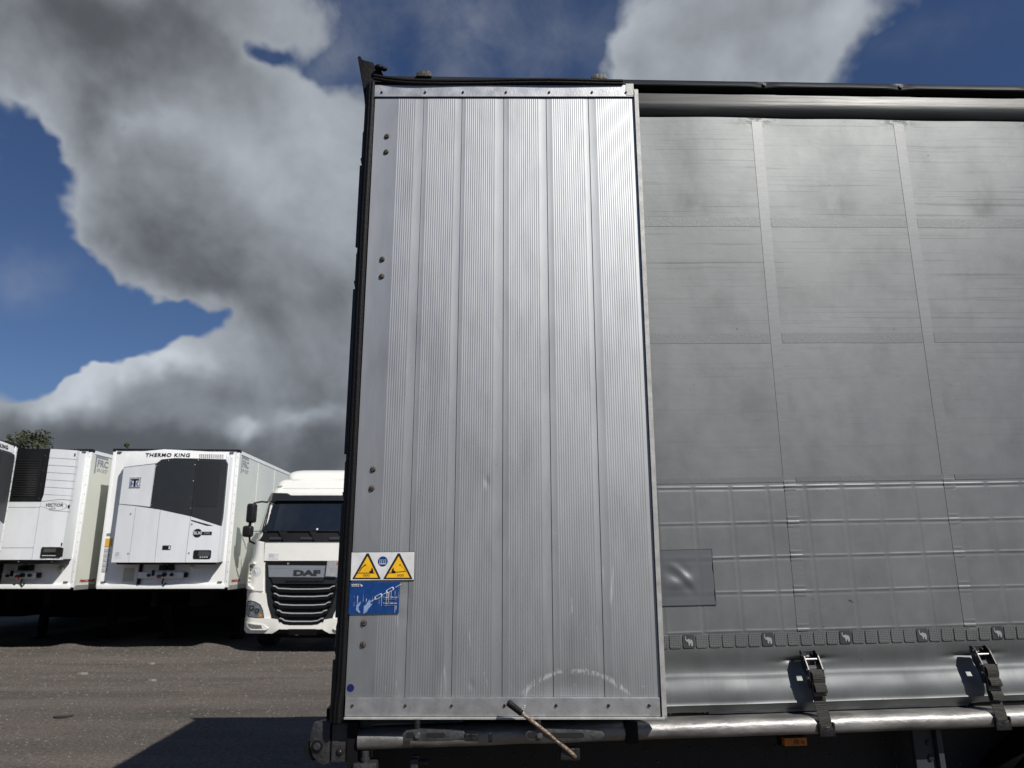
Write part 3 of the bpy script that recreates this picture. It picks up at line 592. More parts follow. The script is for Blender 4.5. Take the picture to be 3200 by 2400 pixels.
    q('corner_lump', RUBBER, D, bl((-.608, .02, 3.90), .018, (1.2, 1, .8), 9, 7), bl((-.585, .02, 3.893), .012, (1.3, 1, .9), 9, 7), smooth=60)
    # hinges and cover strips seen edge-on behind the seal
    HG = mat('hinge_grey', (.11, .115, .12), .45, .5, var=.2, vscale=20)
    for z0, z1 in ((3.435, 3.603), (2.849, 3.013), (1.947, 2.105), (1.362, 1.475)):
        h = q('hinge', HG, D, bx(-.676, -.640, .055, .085, z0 + .02, z1 - .01), bevel=.004, smooth=40)
        q('hinge_knuckle', BLACK, h, cy((-.664, .068, z1 - .016), (-.664, .068, z1), .015, .011, n=12), cy((-.666, .068, z0 + .028), (-.666, .068, z0), .016, .010, n=12), smooth=40)
    for z0, z1 in ((3.030, 3.423), (2.127, 2.837), (1.495, 1.928), (1.12, 1.344)): q('cover_strip', mat('cover_strip', (.035, .04, .043), .4, .3, var=.2), D, bx(-.680, -.650, .05, .062, z0, z1), bevel=.003)
    # stickers
    def ink(m, parent, pts, d=.0002, name='print'): return q(name, m, parent, pl(pts, -.0062 - d, -.0058 - d))
    w = q('warning_sticker', STWHITE, D, pl([(-.615, 1.636), (-.374, 1.638), (-.3745, 1.741), (-.616, 1.739)], -.0056, -.0022)); w['label'] = 'white sticker with two yellow warning triangles'
    q('sticker_border', INK, w, pl([(-.6165, 1.6345), (-.3725, 1.6365), (-.373, 1.7425), (-.6175, 1.7405)], -.0050, -.0020))
    for xa, xb, xt in ((-.609, -.500, -.5545), (-.491, -.379, -.435)):
        ink(INK, w, [(xa, 1.6405), (xb, 1.6405), (xb - .002, 1.645), (xt + .004, 1.736), (xt - .004, 1.736), (xa + .002, 1.645)], name='triangle_border'); ink(YEL, w, [(xa + .0105, 1.6455), (xb - .0105, 1.6455), (xt, 1.7255)], .0006, 'triangle_face')
        f = 1 if xa < -.55 else -1; c = xt
        ink(INK, w, [(c - .036, 1.6615), (c + .030, 1.6615 + (0 if f > 0 else .007)), (c + .030, 1.664 + (0 if f > 0 else .007)), (c - .036, 1.664)], .0011)
        for k in range(3):
            cx = c + (-.010 if f > 0 else .001) + k * .009; cz = 1.6545 if f > 0 else 1.6605
            ink(INK, w, circ(cx, cz - (.006 if f < 0 else 0), .0042, 12), .0011); ink(YEL, w, circ(cx, cz - (.006 if f < 0 else 0), .0026, 12), .0015)
        ink(INK, w, [(c + f * .010, 1.662), (c + f * .026, 1.662), (c + f * .024, 1.676), (c + f * .018, 1.684), (c + f * .016, 1.672), (c + f * .010, 1.670)], .0011, 'forklift_print')
        a = [(c - f * (.028 - .02 * t), 1.668 + .024 * t ** .6) for t in (0, .3, .6, 1)]
        ink(INK, w, [(u - .0012, v + .0012) for u, v in a] + [(u + .0012, v - .0012) for u, v in a[::-1]], .0011, 'arrow_print'); ink(INK, w, [(c - f * .010, 1.6955), (c - f * .003, 1.694), (c - f * .0065, 1.688)], .0011, 'arrow_print')
    ink(BLUE, w, circ(-.495, 1.706, .0188, 28), .0003, 'manual_symbol')
    for dx in (-.011, -.004, .004, .011): ink(STWHITE, w, [(-.495 + dx - .0008, 1.697), (-.495 + dx + .0008, 1.697), (-.495 + dx + .0008, 1.714), (-.495 + dx - .0008, 1.714)], .0009)
    ink(STWHITE, w, [(-.509, 1.6955), (-.481, 1.6955), (-.481, 1.698), (-.509, 1.698)], .0009)
    b = q('lashing_sticker', BLUE, D, pl([(-.617, 1.512), (-.428, 1.515), (-.4265, 1.630), (-.6165, 1.628)], -.0056, -.0022)); b['label'] = 'scratched blue sticker showing a lashing hook and chain'
    lettering('SCHMITZ', .0075, STWHITE, b, (-.5955, -.0066, 1.6195), bold=.0002, width=.029); lettering('CARGOBULL', .005, STWHITE, b, (-.5955, -.0066, 1.6140), width=.029)
    ink(STWHITE, b, [(-.579 + .011 * u, 1.612 + .012 * v) for u, v in ELEPH], .0006, 'elephant_print')
    for t, z, wd in (('T max - 1500 daN', 1.5735, .052), ('T max - 2000 daN', 1.5520, .052)): lettering(t, .007, STWHITE, b, (-.4615, -.0066, z), width=wd)
    for z in (1.5665, 1.5450): lettering('Ladungssicherung', .0045, BLUE2, b, (-.4615, -.0066, z), width=.046)
    ink(BLUE2, b, [(-.588, 1.545), (-.572, 1.560), (-.574, 1.548), (-.580, 1.538), (-.577, 1.526), (-.573, 1.521), (-.573, 1.517), (-.580, 1.520), (-.589, 1.528)], .0006, 'hook_print')
    ink(BLUE2, b, [(-.560, 1.513), (-.560, 1.541), (-.552, 1.547), (-.540, 1.566), (-.533, 1.560), (-.537, 1.552), (-.528, 1.549), (-.541, 1.534), (-.548, 1.521)], .0006, 'hook_print')
    for k in range(2):
        cx, cz = -.506 + .043 * k, 1.577 + .024 * k; a = R(29)
        for s, mm in ((1, STWHITE), (.72, BLUE)): ink(mm, b, [(cx + s * (u * math.cos(a) - v * math.sin(a)), cz + s * (u * math.sin(a) + v * math.cos(a))) for u, v in rrect(-.016, .016, -.006, .006, .005, 3)], .0006 if s == 1 else .001, 'chain_print')
    for k in range(3):
        x0, z0 = -.533 + .045 * k, 1.560 + .0255 * k; ink(STWHITE, b, [(x0, z0), (x0 + .021, z0 + .012), (x0 + .0215, z0 + .0105), (x0 + .0005, z0 - .0015)], .0008, 'chain_print')
    for k in range(16): 
        x0 = random.uniform(-.61, -.43); z0 = random.uniform(1.515, 1.58); h = random.uniform(.01, .045); ink(STWHITE, b, [(x0, z0), (x0 + .0008, z0), (x0 + .0008 + random.uniform(-.002, .002), z0 + h), (x0, z0 + h)], .0004, 'scratch')
    q('dot_sticker', NAVY, D, pl(circ(-.5965, 1.252, .0135, 28), -.0012, .0005))
    # locking levers and cams under the door
    for x0, x1, z in ((-.395, -.165, 1.098), (.045, .335, 1.098)):
        dirx = 1
        o = q('lock_lever', mat('lever_steel', (.10, .10, .105), .4, .7, var=.35, vscale=25, bump=.3), D, pl([(x0, z - .006), (x0 + .012, z - .018), (x0 + .06, z - .022), (x1 - .06, z - .020), (x1 - .01, z - .014), (x1, z), (x1 - .01, z + .012), (x1 - .06, z + .016), (x0 + .06, z + .020), (x0 + .012, z + .014), (x0, z + .004)], -.030, -.014), bevel=.003, smooth=40)
        q('lever_slot', INK, o, pl(rrect(x0 + .085, x1 - .075, z - .008, z + .008, .007, 3), -.0312, -.029)); q('lever_slot', INK, o, pl(rrect(x0 + .012, x0 + .042, z - .010, z + .010, .008, 3), -.0312, -.029))
        q('pivot', STEEL, o, cy((x0 + .055, -.026, z), (x0 + .055, -.040, z), .010, n=14), bevel=.002)
        q('lock_rod', DARKMET, o, cy((x0 + .050, -.012, 1.148), (x0 + .050, -.012, z), .011, n=12))
    q('guide_bracket', DARKMET, D, bx(-.17, -.12, -.035, .0, 1.078, 1.104), bevel=.003); q('guide_bracket', DARKMET, D, bx(-.085, -.07, -.04, .0, 1.075, 1.108), bevel=.003)
    # holding rod with black grip
    a, c = Vector((-.014, -.065, 1.214)), Vector((.215, -.012, 1.034)); g = a.lerp(c, .21)
    o = q('holding_rod', RUST, D, tb([g, g.lerp(c, .5) + Vector((.0, .0, .002)), c, c + Vector((.012, .004, -.012)), c + Vector((.014, .02, -.022))], [.0068, .0072, .0078, .009, .008], 12), smooth=60)
    q('grip', RUBBER, o, tb([a, a.lerp(g, .1), a.lerp(g, .6), g], [.0105, .0125, .0115, .0110], 12), smooth=50); q('ferrule', STEEL, o, tb([g, g.lerp(c, .035)], .0085, 12))
    q('rod_bracket', DARKMET, D, bx(.175, .245, -.012, .03, 1.01, 1.05), bevel=.004)
    return D
DOOR = build_door()

def build_under():
    PLATE = mat('chassis_plate', (.011, .011, .012), .55, .2, var=.3, vscale=10)
    q('chassis_plate', PLATE, T, bx(.16, 13.2, .22, .235, .62, 1.03)); q('chassis_beam', CHASSIS, T, bx(.1, 13.2, .70, .86, .55, 1.03), bx(.1, 13.2, 1.64, 1.8, .55, 1.03))
    bm = bmesh.new()
    for k in range(40):
        for z in (.975, .930, .885, .835):
            if random.random() < .8: ball(bm, (.42 + .0905 * k + (.045 if z == .93 else 0), .218, z), .0042, u=6, v=4)
    q('rivet_rows', mat('rivet_grey', (.10, .10, .10), .4, .6), T, lambda b: b.from_mesh(_tmp(bm)))['kind'] = 'stuff'
    for k in range(5): q('cross_member', CHASSIS, T, bx(.6 + 2.4 * k, .72 + 2.4 * k, .24, 2.3, .80, 1.02))
    # rear bracket group by the corner post
    GC = mat('cast_grey', (.055, .055, .058), .5, .6, var=.4, vscale=30, bump=.4)
    h = q('tailgate_bracket', GC, T, pl([(-.018, 1.12), (.018, 1.128), (.047, 1.125), (.047, .985), (.025, .975), (.005, .99), (-.014, 1.008), (-.026, 1.04), (-.026, 1.08)], -.030, .02), bevel=.006, smooth=40)
    q('bracket_ring', RUBBER, h, cy((.002, -.028, 1.045), (.002, -.036, 1.045), .021, n=20), bevel=.002); q('bracket_pin', GC, h, cy((.002, -.030, 1.045), (.002, -.041, 1.045), .013, n=20), bevel=.003)
    q('bracket_stop', RUBBER, h, cy((-.012, .0, 1.03), (-.012, -.02, 1.03), .036, n=20))
    p = q('bolt_plate', GC, T, bx(.052, .112, -.024, .0, .985, 1.118), bevel=.004); q('bolt', INK, p, cy((.088, -.024, 1.028), (.088, -.034, 1.028), .0145, n=16), bevel=.003, smooth=40); q('bolt', STEEL, p, bl((.087, -.034, 1.025), .004, u=8, v=6))
    q('post_foot', CHASSIS, T, bx(.112, .15, -.035, .02, .93, 1.12))
    v = q('air_valve', GC, T, cy((.178, -.03, 1.024), (.178, -.03, .985), .014, n=14), cy((.178, -.03, 1.0), (.178, -.03, .992), .017, n=14), smooth=40); q('valve_box', GC, v, bx(.135, .222, -.050, .02, .84, .985), bevel=.008, smooth=40)
    for x in (.148, .208): q('screw', DARKMET, v, cy((x, -.050, .965), (x, -.055, .965), .006, n=10))
    q('pipe', STEEL, v, cy((.222, -.03, .945), (.345, -.03, .945), .006, n=10)); q('pipe_block', GC, v, bx(.345, .373, -.045, .02, .86, .992), bevel=.004); q('pipe_block', DARKMET, v, cy((.373, -.02, .975), (.41, -.02, .975), .011, n=10))
    l = q('marker_lamp', ORANGE, T, bx(1.792, 1.882, .050, .08, .966, .996), bevel=.004); q('lamp_reflector', mat('lamp_core', (.2, .06, .01), .3), l, cy((1.84, .050, .981), (1.84, .047, .981), .010, n=14), cy((1.865, .050, .979), (1.865, .047, .979), .006, n=12)); q('lamp_base', BLACK, l, bx(1.785, 1.89, .08, .11, .96, 1.005))
    g = q('mudguard_plate', mat('mudguard_grey', (.03, .032, .038), .5, var=.2, vscale=9), T, bx(2.325, 2.408, .075, .10, .70, 1.02), bevel=.004); q('mudguard_post', mat('post_light', (.05, .052, .058), .5, .3), g, bx(2.410, 2.432, .055, .09, .60, 1.02), bevel=.002)
    for z in (.955, .90): q('screw', DARKMET, g, cy((2.385, .075, z), (2.385, .068, z), .011, n=14), bevel=.002)
    bm = bmesh.new(); n = 24
    for r in (.565,):
        a = [bm.verts.new((3.08 + r * math.cos(t), .05, .44 + r * math.sin(t))) for t in np.linspace(.15, math.pi - .15, n)]; b = [bm.verts.new((3.08 + r * math.cos(t), .45, .44 + r * math.sin(t))) for t in np.linspace(.15, math.pi - .15, n)]
        for i in range(n - 1): bm.faces.new((a[i], a[i + 1], b[i + 1], b[i]))
    q('mudguard', BLACK, T, lambda b_: b_.from_mesh(_tmp(bm)), smooth=60)
    for k in range(3):
        for yy, s in ((.28, 1), (2.25, -1)):
            wheel(T, 3.08 + 1.31 * k, yy, .49 - .0204 * (3.08 + 1.31 * k), .49, s)
    for y in (.5, 2.0): q('landing_leg', DARKMET, T, bx(10.6, 10.74, y - .07, y + .07, .0 - .21, 1.03), bx(10.5, 10.84, y - .15, y + .15, -.235, -.20))
def _tmp(bm):
    me = bpy.data.meshes.new('tmp'); bm.to_mesh(me); bm.free(); return me
TYRE = mat('tyre', (.020, .019, .018), .85, var=.35, vscale=12, bump=.9, bscale=45)
def wheel(parent, x, y, z, r, s, axle='y', w=.36):
    """wheel turning about local y (axle='y') or x"""
    def P(a, b, c): return (x + a, y + b * s, z + c) if axle == 'y' else (x + b * s, y + a, z + c)
    prof = [(-w / 2, .56), (-w / 2, .80), (-w / 2 + .02, .93), (-w / 2 + .05, .99), (-.02, 1.0), (.02, 1.0), (w / 2 - .05, .99), (w / 2 - .02, .93), (w / 2, .8), (w / 2, .56)]
    bm = bmesh.new(); n = 40; rings = [[bm.verts.new(P(r * f * math.cos(t), b, r * f * math.sin(t))) for b, f in prof] for t in [2 * math.pi * i / n for i in range(n)]]
    for i in range(n):
        a, b = rings[i], rings[(i + 1) % n]
        for j in range(len(prof) - 1): bm.faces.new((a[j], a[j + 1], b[j + 1], b[j]))
    wh = fin(bm, 'wheel', TYRE, parent, smooth=35)
    bm = bmesh.new(); pr = [(-w / 2 + .03, .57), (-w / 2 + .06, .5), (-w / 2 + .12, .45), (-w / 2 + .10, .22), (-w / 2 + .02, .2), (-w / 2 + .02, .0)]
    rings = [[bm.verts.new(P(r * f * math.cos(t), b, r * f * math.sin(t))) for b, f in pr] for t in [2 * math.pi * i / 24 for i in range(24)]]
    for i in range(24):
        a, b = rings[i], rings[(i + 1) % 24]
        for j in range(len(pr) - 1): bm.faces.new((a[j], a[j + 1], b[j + 1], b[j]))
    bmesh.ops.remove_doubles(bm, verts=bm.verts, dist=.0005)
    fin(bm, 'rim', mat('rim_steel', (.35, .35, .36), .4, .6, var=.3), wh, smooth=35)
    return wh
build_under()

# ------------------------------------------------------------------ refrigerated trailers
def bow(c): return Vector((c.x, c.y + .085 * ((c.x - .1) / 1.0) ** 2 + (.05 * max(0, (c.z - 3.6) / .25) ** 2), c.z))
def sub(name, m, unit, pts, y0=-.42, y1=-.36, cuts=8, bevel=.004, fn=bow): return q(name, m, unit, pl(pts, y0, y1, cuts=cuts, fn=fn), bevel=0, smooth=30)
def reefer_body(root):
    q('box_body', SIDEW, root, bx(-1.272, 1.272, .0, 13.4, 1.14, 3.855), bevel=.006)
    q('front_wall', WHITE, root, bx(-1.20, 1.20, -.012, -.002, 1.21, 3.85)); 
    for s in (-1, 1): q('corner_trim', WHITE, root, bx(s * 1.24 - .036, s * 1.24 + .036, -.022, .03, 1.15, 3.86), bevel=.012, smooth=40)
    q('roof_cap', BLACK, root, bx(-1.278, 1.278, -.028, .05, 3.856, 3.892), bx(-1.279, -1.215, -.03, .12, 3.83, 3.888), bx(1.215, 1.279, -.03, .12, 3.83, 3.888), bevel=.008, smooth=40)
    q('roof_edge', WHITE, root, bx(1.262, 1.282, .1, 13.4, 3.80, 3.872), bx(-1.282, -1.262, .1, 13.4, 3.80, 3.872), bevel=.004)
    q('base_rail', WHITE, root, bx(-1.25, 1.215, -.045, .0, 1.125, 1.214), bevel=.006, smooth=40)
    q('side_skirt', mat('skirt_grey', (.38, .385, .38), .4, .4), root, bx(1.262, 1.29, .02, 13.4, 1.10, 1.19), bevel=.004)
    for k in range(1, 10): q('panel_joint', WHITE, root, bx(1.271, 1.2755, 1.34 * k - .01, 1.34 * k + .01, 1.2, 3.8))
    for x, z in ((-1.145, 3.816), (1.115, 3.82), (-1.144, 1.250), (1.11, 1.250)):
        l = q('marker_lamp', BLACK, root, pl(rrect(x - .042, x + .042, z - .015, z + .015, .014, 4), -.034, -.012), smooth=30); q('lamp_lens', mat('clear_lens', (.2, .2, .2), .2), l, pl(rrect(x - .022, x + .022, z - .006, z + .006, .005, 3), -.036, -.03))
    for k in range(14):
        z = 1.26 + k * .19; q('rivet', DARKMET, root, cy((1.245, -.022, z), (1.245, -.026, z), .007, n=8))
    # dark running gear
    q('chassis', CHASSIS, root, bx(-.45, -.33, .6, 13.2, .75, 1.13), bx(.33, .45, .6, 13.2, .75, 1.13), bx(-1.2, 1.2, .3, 1.9, 1.06, 1.13))
    q('pallet_box', CHASSIS, root, bx(-1.2, 1.2, 3.0, 7.2, .36, 1.1)); q('underrun_bar', CHASSIS, root, bx(-1.2, 1.2, 13.0, 13.15, .25, .6)); q('rear_apron', CHASSIS, root, bx(-1.24, 1.24, 13.25, 13.35, .5, 1.14))
    for s in (-1, 1):
        q('landing_leg', CHASSIS, root, bx(s * .78 - .07, s * .78 + .07, 2.4, 2.54, -.02, 1.1), bx(s * .78 - .16, s * .78 + .16, 2.33, 2.61, -.05, -.01)); q('side_guard', CHASSIS, root, bx(s * 1.2 - .02, s * 1.2 + .02, 3.0, 7.6, .45, .6), bx(s * 1.2 - .02, s * 1.2 + .02, 3.0, 7.6, .75, .9))
        for k in range(3): wheel(root, s * 1.06, 8.3 + 1.31 * k, .44, .5, s * -1, axle='x')
    for k in range(3): q('axle', CHASSIS, root, cy((-1, 8.3 + 1.31 * k, .46), (1, 8.3 + 1.31 * k, .46), .07, n=10)); 
    q('spare_tray', CHASSIS, root, bx(-.6, .6, 7.0, 7.7, .5, 1.0), bx(-1.2, 1.2, 7.75, 7.8, .4, 1.1))
def clip(root, x, z0, z1):
    o = q('document_tube', BLACK, root, pl([(x - .062, z0), (x + .062, z0), (x + .062, z1), (x - .062, z1)], -.075, -.012), bevel=.006); q('tube_latch', mat('latch_grey', (.42, .43, .42), .45), o, bx(x - .025, x + .03, -.09, -.07, z1 - .10, z1 + .06), bx(x - .03, x + .03, -.09, -.07, z0 - .02, z0 + .05), bevel=.004)
    q('tube_bracket', BLACK, o, bx(x - .05, x + .06, -.03, -.012, z1, z1 + .045))
def hook(root, x, z): q('cable_hook', BLACK, root, bx(x - .06, x + .07, -.05, -.012, z + .01, z + .04), bx(x - .07, x - .03, -.05, -.012, z - .03, z + .015, rot=(0, R(35), 0)), bx(x + .03, x + .055, -.05, -.012, z - .04, z + .015, rot=(0, R(35), 0)))
def coupling(root, x0, x1, z0, z1):
    c = q('coupling_bar', WHITE, root, bx(x0, x1, -.10, -.085, z0, z1), bx(x0, x1, -.10, -.02, z1 - .012, z1), bevel=.003)
    m_ = (x0 + x1) / 2; q('socket', BLACK, c, cy((m_ + .08, -.1, z0 + .07), (m_ + .08, -.16, z0 + .07), .04, n=14), cy((m_ + .22, -.1, z0 + .07), (m_ + .22, -.15, z0 + .07), .032, n=14), cy((m_ - .22, -.1, z0 + .06), (m_ - .22, -.15, z0 + .06), .03, n=14), bx(m_ - .16, m_ - .12, -.14, -.1, z0 + .05, z0 + .16), smooth=40)
    q('red_coupling', mat('coupling_red', (.25, .03, .03), .4), c, cy((m_ - .02, -.1, z0 + .04), (m_ - .02, -.15, z0 + .04), .038, n=14), smooth=40); q('socket_box', BLACK, c, bx(m_ - .04, m_ + .09, -.12, -.012, z1 + .03, z1 + .13), bx(m_ + .11, m_ + .22, -.07, -.012, z1 + .03, z1 + .14), bevel=.006)
    q('air_hose', BLACK, c, tb([(m_ - .42, -.03, z1 + .2), (m_ - .43, -.04, z1 - .02), (m_ - .44, -.035, z0 - .12)], .035, 8), smooth=60); q('air_hose', BLACK, c, tb([(m_ + .05, -.06, z0), (m_ + .03, -.07, z0 - .08), (m_ + .06, -.06, z0 - .14), (m_ + .1, -.05, z0 - .09)], .014, 8), smooth=60); q('socket', BLACK, c, bx(x1, x1 + .06, -.08, -.02, z0 + .02, z1 - .01))
    q('wall_plate', mat('plate_beige', (.45, .44, .38), .5), root, bx(x0 - .32, x0 - .115, -.022, -.010, z0 - .06, z1 + .07), bevel=.003)
def frc(root, t2):
    q('frc_mark', GREYL, root, bx(1.2725, 1.2742, .16, .62, 3.735, 3.80), bx(1.2725, 1.2742, .16, .21, 3.42, 3.735))
    lettering('FRC', .19, GREYL, root, (1.2745, .44, 3.63), rz=R(90), width=.40, bold=.006); lettering(t2, .10, GREYL, root, (1.2745, .45, 3.49), rz=R(90), width=.40)
    lettering('FERROPLAST', .065, RED, root, (1.2745, .45, 1.262), rz=R(90), width=.55, bold=.003)
def thermo_unit(root, mirrored=False, emblem=True, textx=-.01):
    U = q('refrigeration_unit', WHITE2, root, pl([(-.93, 1.64), (1.14, 1.64), (1.15, 3.72), (1.10, 3.775), (-.1, 3.83), (-.86, 3.755), (-.93, 3.65)], -.20, -.012), pl([(-.872, 1.635), (1.13, 1.635), (1.13, 3.72), (1.08, 3.77), (-.1, 3.825), (-.82, 3.755), (-.872, 3.70)], -.345, -.18, cuts=8, fn=bow), bevel=.01, smooth=40)
    sub('top_cover', WHITE, U, [(-.87, 3.475), (-.205, 3.55), (-.112, 3.628), (.159, 3.655), (1.115, 3.645), (1.12, 3.73), (1.08, 3.782), (-.1, 3.835), (-.83, 3.765), (-.87, 3.72)])
    sub('upper_panel', WHITE2, U, [(-.87, 2.752), (-.52, 2.722), (-.240, 2.692), (-.234, 3.533), (-.87, 3.463)])
    for P_ in ([(-.885, 1.63), (-.538, 1.63), (-.525, 2.706), (-.874, 2.738)], [(-.530, 1.63), (-.034, 1.63), (-.036, 2.634), (-.517, 2.705)], [(-.026, 1.63), (.540, 1.63), (.556, 2.508), (-.026, 2.632)], [(.549, 1.63), (1.135, 1.63), (1.13, 2.325), (.566, 2.506)]): sub('lower_panel', WHITE2, U, P_)
    sub('dark_panel', DKGREY, U, [(-.226, 2.684), (-.03, 2.648), (.570, 2.518), (.574, 3.638), (.159, 3.644), (-.10, 3.617), (-.198, 3.54)], -.424); sub('grille_panel', DKGREY, U, [(.578, 2.516), (1.135, 2.335), (1.15, 2.5), (1.15, 3.56), (1.11, 3.628), (.582, 3.637)], -.424)
    sub('mesh_insert', MESHG, U, [(.61, 2.70), (1.03, 2.70), (1.03, 3.60), (.61, 3.60)], -.430, -.41)
    for x, z in ((-.19, 3.50), (-.2, 3.12), (-.21, 2.73), (.545, 3.52), (.545, 3.2), (.545, 2.87), (.548, 2.66), (.03, 3.60), (.60, 3.615)): q('panel_screw', STEEL, U, lambda bm: ball(bm, bow(Vector((x, -.43, z))), .011, u=8, v=6))
    sub('vent_slot', BLACK, U, [(.577, 2.445), (.585, 2.42), (.88, 2.33), (1.00, 2.33)], -.424, -.40); 
    d = sub('control_display', BLACK, U, rrect(.685, 1.008, 1.698, 1.864, .03), -.432, -.40); sub('display_screen', mat('screen', (.05, .06, .065), .15), d, rrect(.78, .985, 1.745, 1.84, .008, 2), -.435, -.42)
    for k in range(4): sub('button', STWHITE, d, rrect(.81 + .04 * k, .835 + .04 * k, 1.722, 1.738, .004, 2), -.437, -.43, cuts=0)
    h = sub('door_handle', BLACK, U, rrect(.093, .249, 1.869, 1.95, .008, 2), -.428, -.40); sub('handle_lever', STWHITE, h, rrect(.215, .24, 1.88, 1.94, .006, 2), -.432, -.42, cuts=0)
    lettering('THERMO KING', .105, LETTER, U, (textx, -.4245, 3.712), width=.88, bold=.0022, fn=bow, spacing=1.12)
    if emblem:
        e = sub('emblem', mat('emblem_silver', (.42, .43, .44), .3, .6), U, [(-.705, 3.065), (-.482, 3.065), (-.48, 3.275), (-.517, 3.262), (-.554, 3.275), (-.592, 3.262), (-.63, 3.275), (-.667, 3.262), (-.705, 3.275)], -.432, -.41, cuts=0)
        sub('emblem_face', STWHITE, e, [(-.685, 3.085), (-.502, 3.085), (-.502, 3.245), (-.685, 3.245)], -.435, -.42, cuts=0); sub('emblem_letter', LETTER, e, [(-.675, 3.205), (-.675, 3.238), (-.512, 3.238), (-.512, 3.205), (-.572, 3.205), (-.572, 3.09), (-.615, 3.09), (-.615, 3.205)], -.439, -.43, cuts=0)
        BK = mat('emblem_blue', (.01, .12, .40), .4); sub('emblem_letter', BK, e, [(-.678, 3.095), (-.645, 3.095), (-.645, 3.13), (-.622, 3.13), (-.622, 3.15), (-.645, 3.15), (-.645, 3.19), (-.678, 3.19)], -.4385, -.43, cuts=0); sub('emblem_letter', BK, e, [(-.565, 3.14), (-.535, 3.095), (-.508, 3.095), (-.54, 3.145), (-.508, 3.19), (-.535, 3.19), (-.565, 3.15)], -.4385, -.43, cuts=0)
        for k in range(13):
            for j in range(3): sub('vent_hole', BLACK, U, [(.605 + k * .036 + j * .006, 3.735 - j * .03), (.623 + k * .036 + j * .006, 3.742 - j * .03), (.617 + k * .036 + j * .006, 3.722 - j * .03), (.604 + k * .036 + j * .006, 3.716 - j * .03)], -.4235, -.41, cuts=0)
    c = sub('model_badge', BLACK, U, circ(.72, 2.187, .083, 24), -.426, -.41); sub('badge_bar', BLACK, c, [(.80, 2.152), (.985, 2.152), (.985, 2.215), (.80, 2.215)], -.4265, -.41, cuts=2); lettering('SLXi', .075, STWHITE, c, (.725, -.4285, 2.187), width=.15, bold=.002, fn=bow); lettering('300', .045, GREYL, c, (.895, -.429, 2.184), width=.1, fn=bow)
    for x, z in ((-.605, 2.56), (.60, 2.36), (-.56, 1.80), (.60, 1.81)): sub('panel_lock', GREYL, U, circ(x, z, .017, 12), -.428, -.40, cuts=0)
    q('small_label', GREYL, U, bx(1.06, 1.085, -.31, -.30, 2.13, 2.21)); s = sub('info_label', STWHITE, U, rrect(-.83, -.68, 1.70, 1.83, .004, 2), -.4215, -.41, cuts=2)
    for k in range(4): sub('label_print', GREYL, s, [(-.82, 1.81 - k * .02), (-.755 + .01 * (k % 2), 1.81 - k * .02), (-.755, 1.817 - k * .02), (-.82, 1.817 - k * .02)], -.4235, -.41, cuts=0)
    q('tray', BLACK, U, bx(-.80, 1.10, -.30, -.015, 1.59, 1.636))
    return U

def build_reefer_main():
    r = empty('refrigerated_trailer', (-6.893, 14.8, 0), R(2.6)); tag(r, 'white refrigerated trailer with a dark-panelled cooling unit, standing beside the cream truck', 'trailer', 'refrigerated trailers in the yard')
    reefer_body(r); thermo_unit(r); clip(r, 1.075, 3.147, 3.60); hook(r, 1.04, 2.66); coupling(r, -.457, .42, 1.325, 1.446); frc(r, '09-2027')
    q('lamp_ball', WHITE, r, bl((.551, -.06, 1.536), .035), smooth=60)
    q('warning_label', mat('label_amber', (.62, .36, .05), .5), r, bx(-1.20, -1.07, -.026, -.01, 1.932, 2.092))
    for k in range(5): q('data_label', mat('label_grey', (.36, .37, .38), .5, var=.3, vscale=40), r, bx(-1.198, -1.10, -.026, -.01, 1.83 - k * .095, 1.90 - k * .095))
    for k in range(2): q('small_label', GREYL, r, bx(-1.19, -1.12, -.026, -.01, 2.15 + k * .03, 2.165 + k * .03))
build_reefer_main()

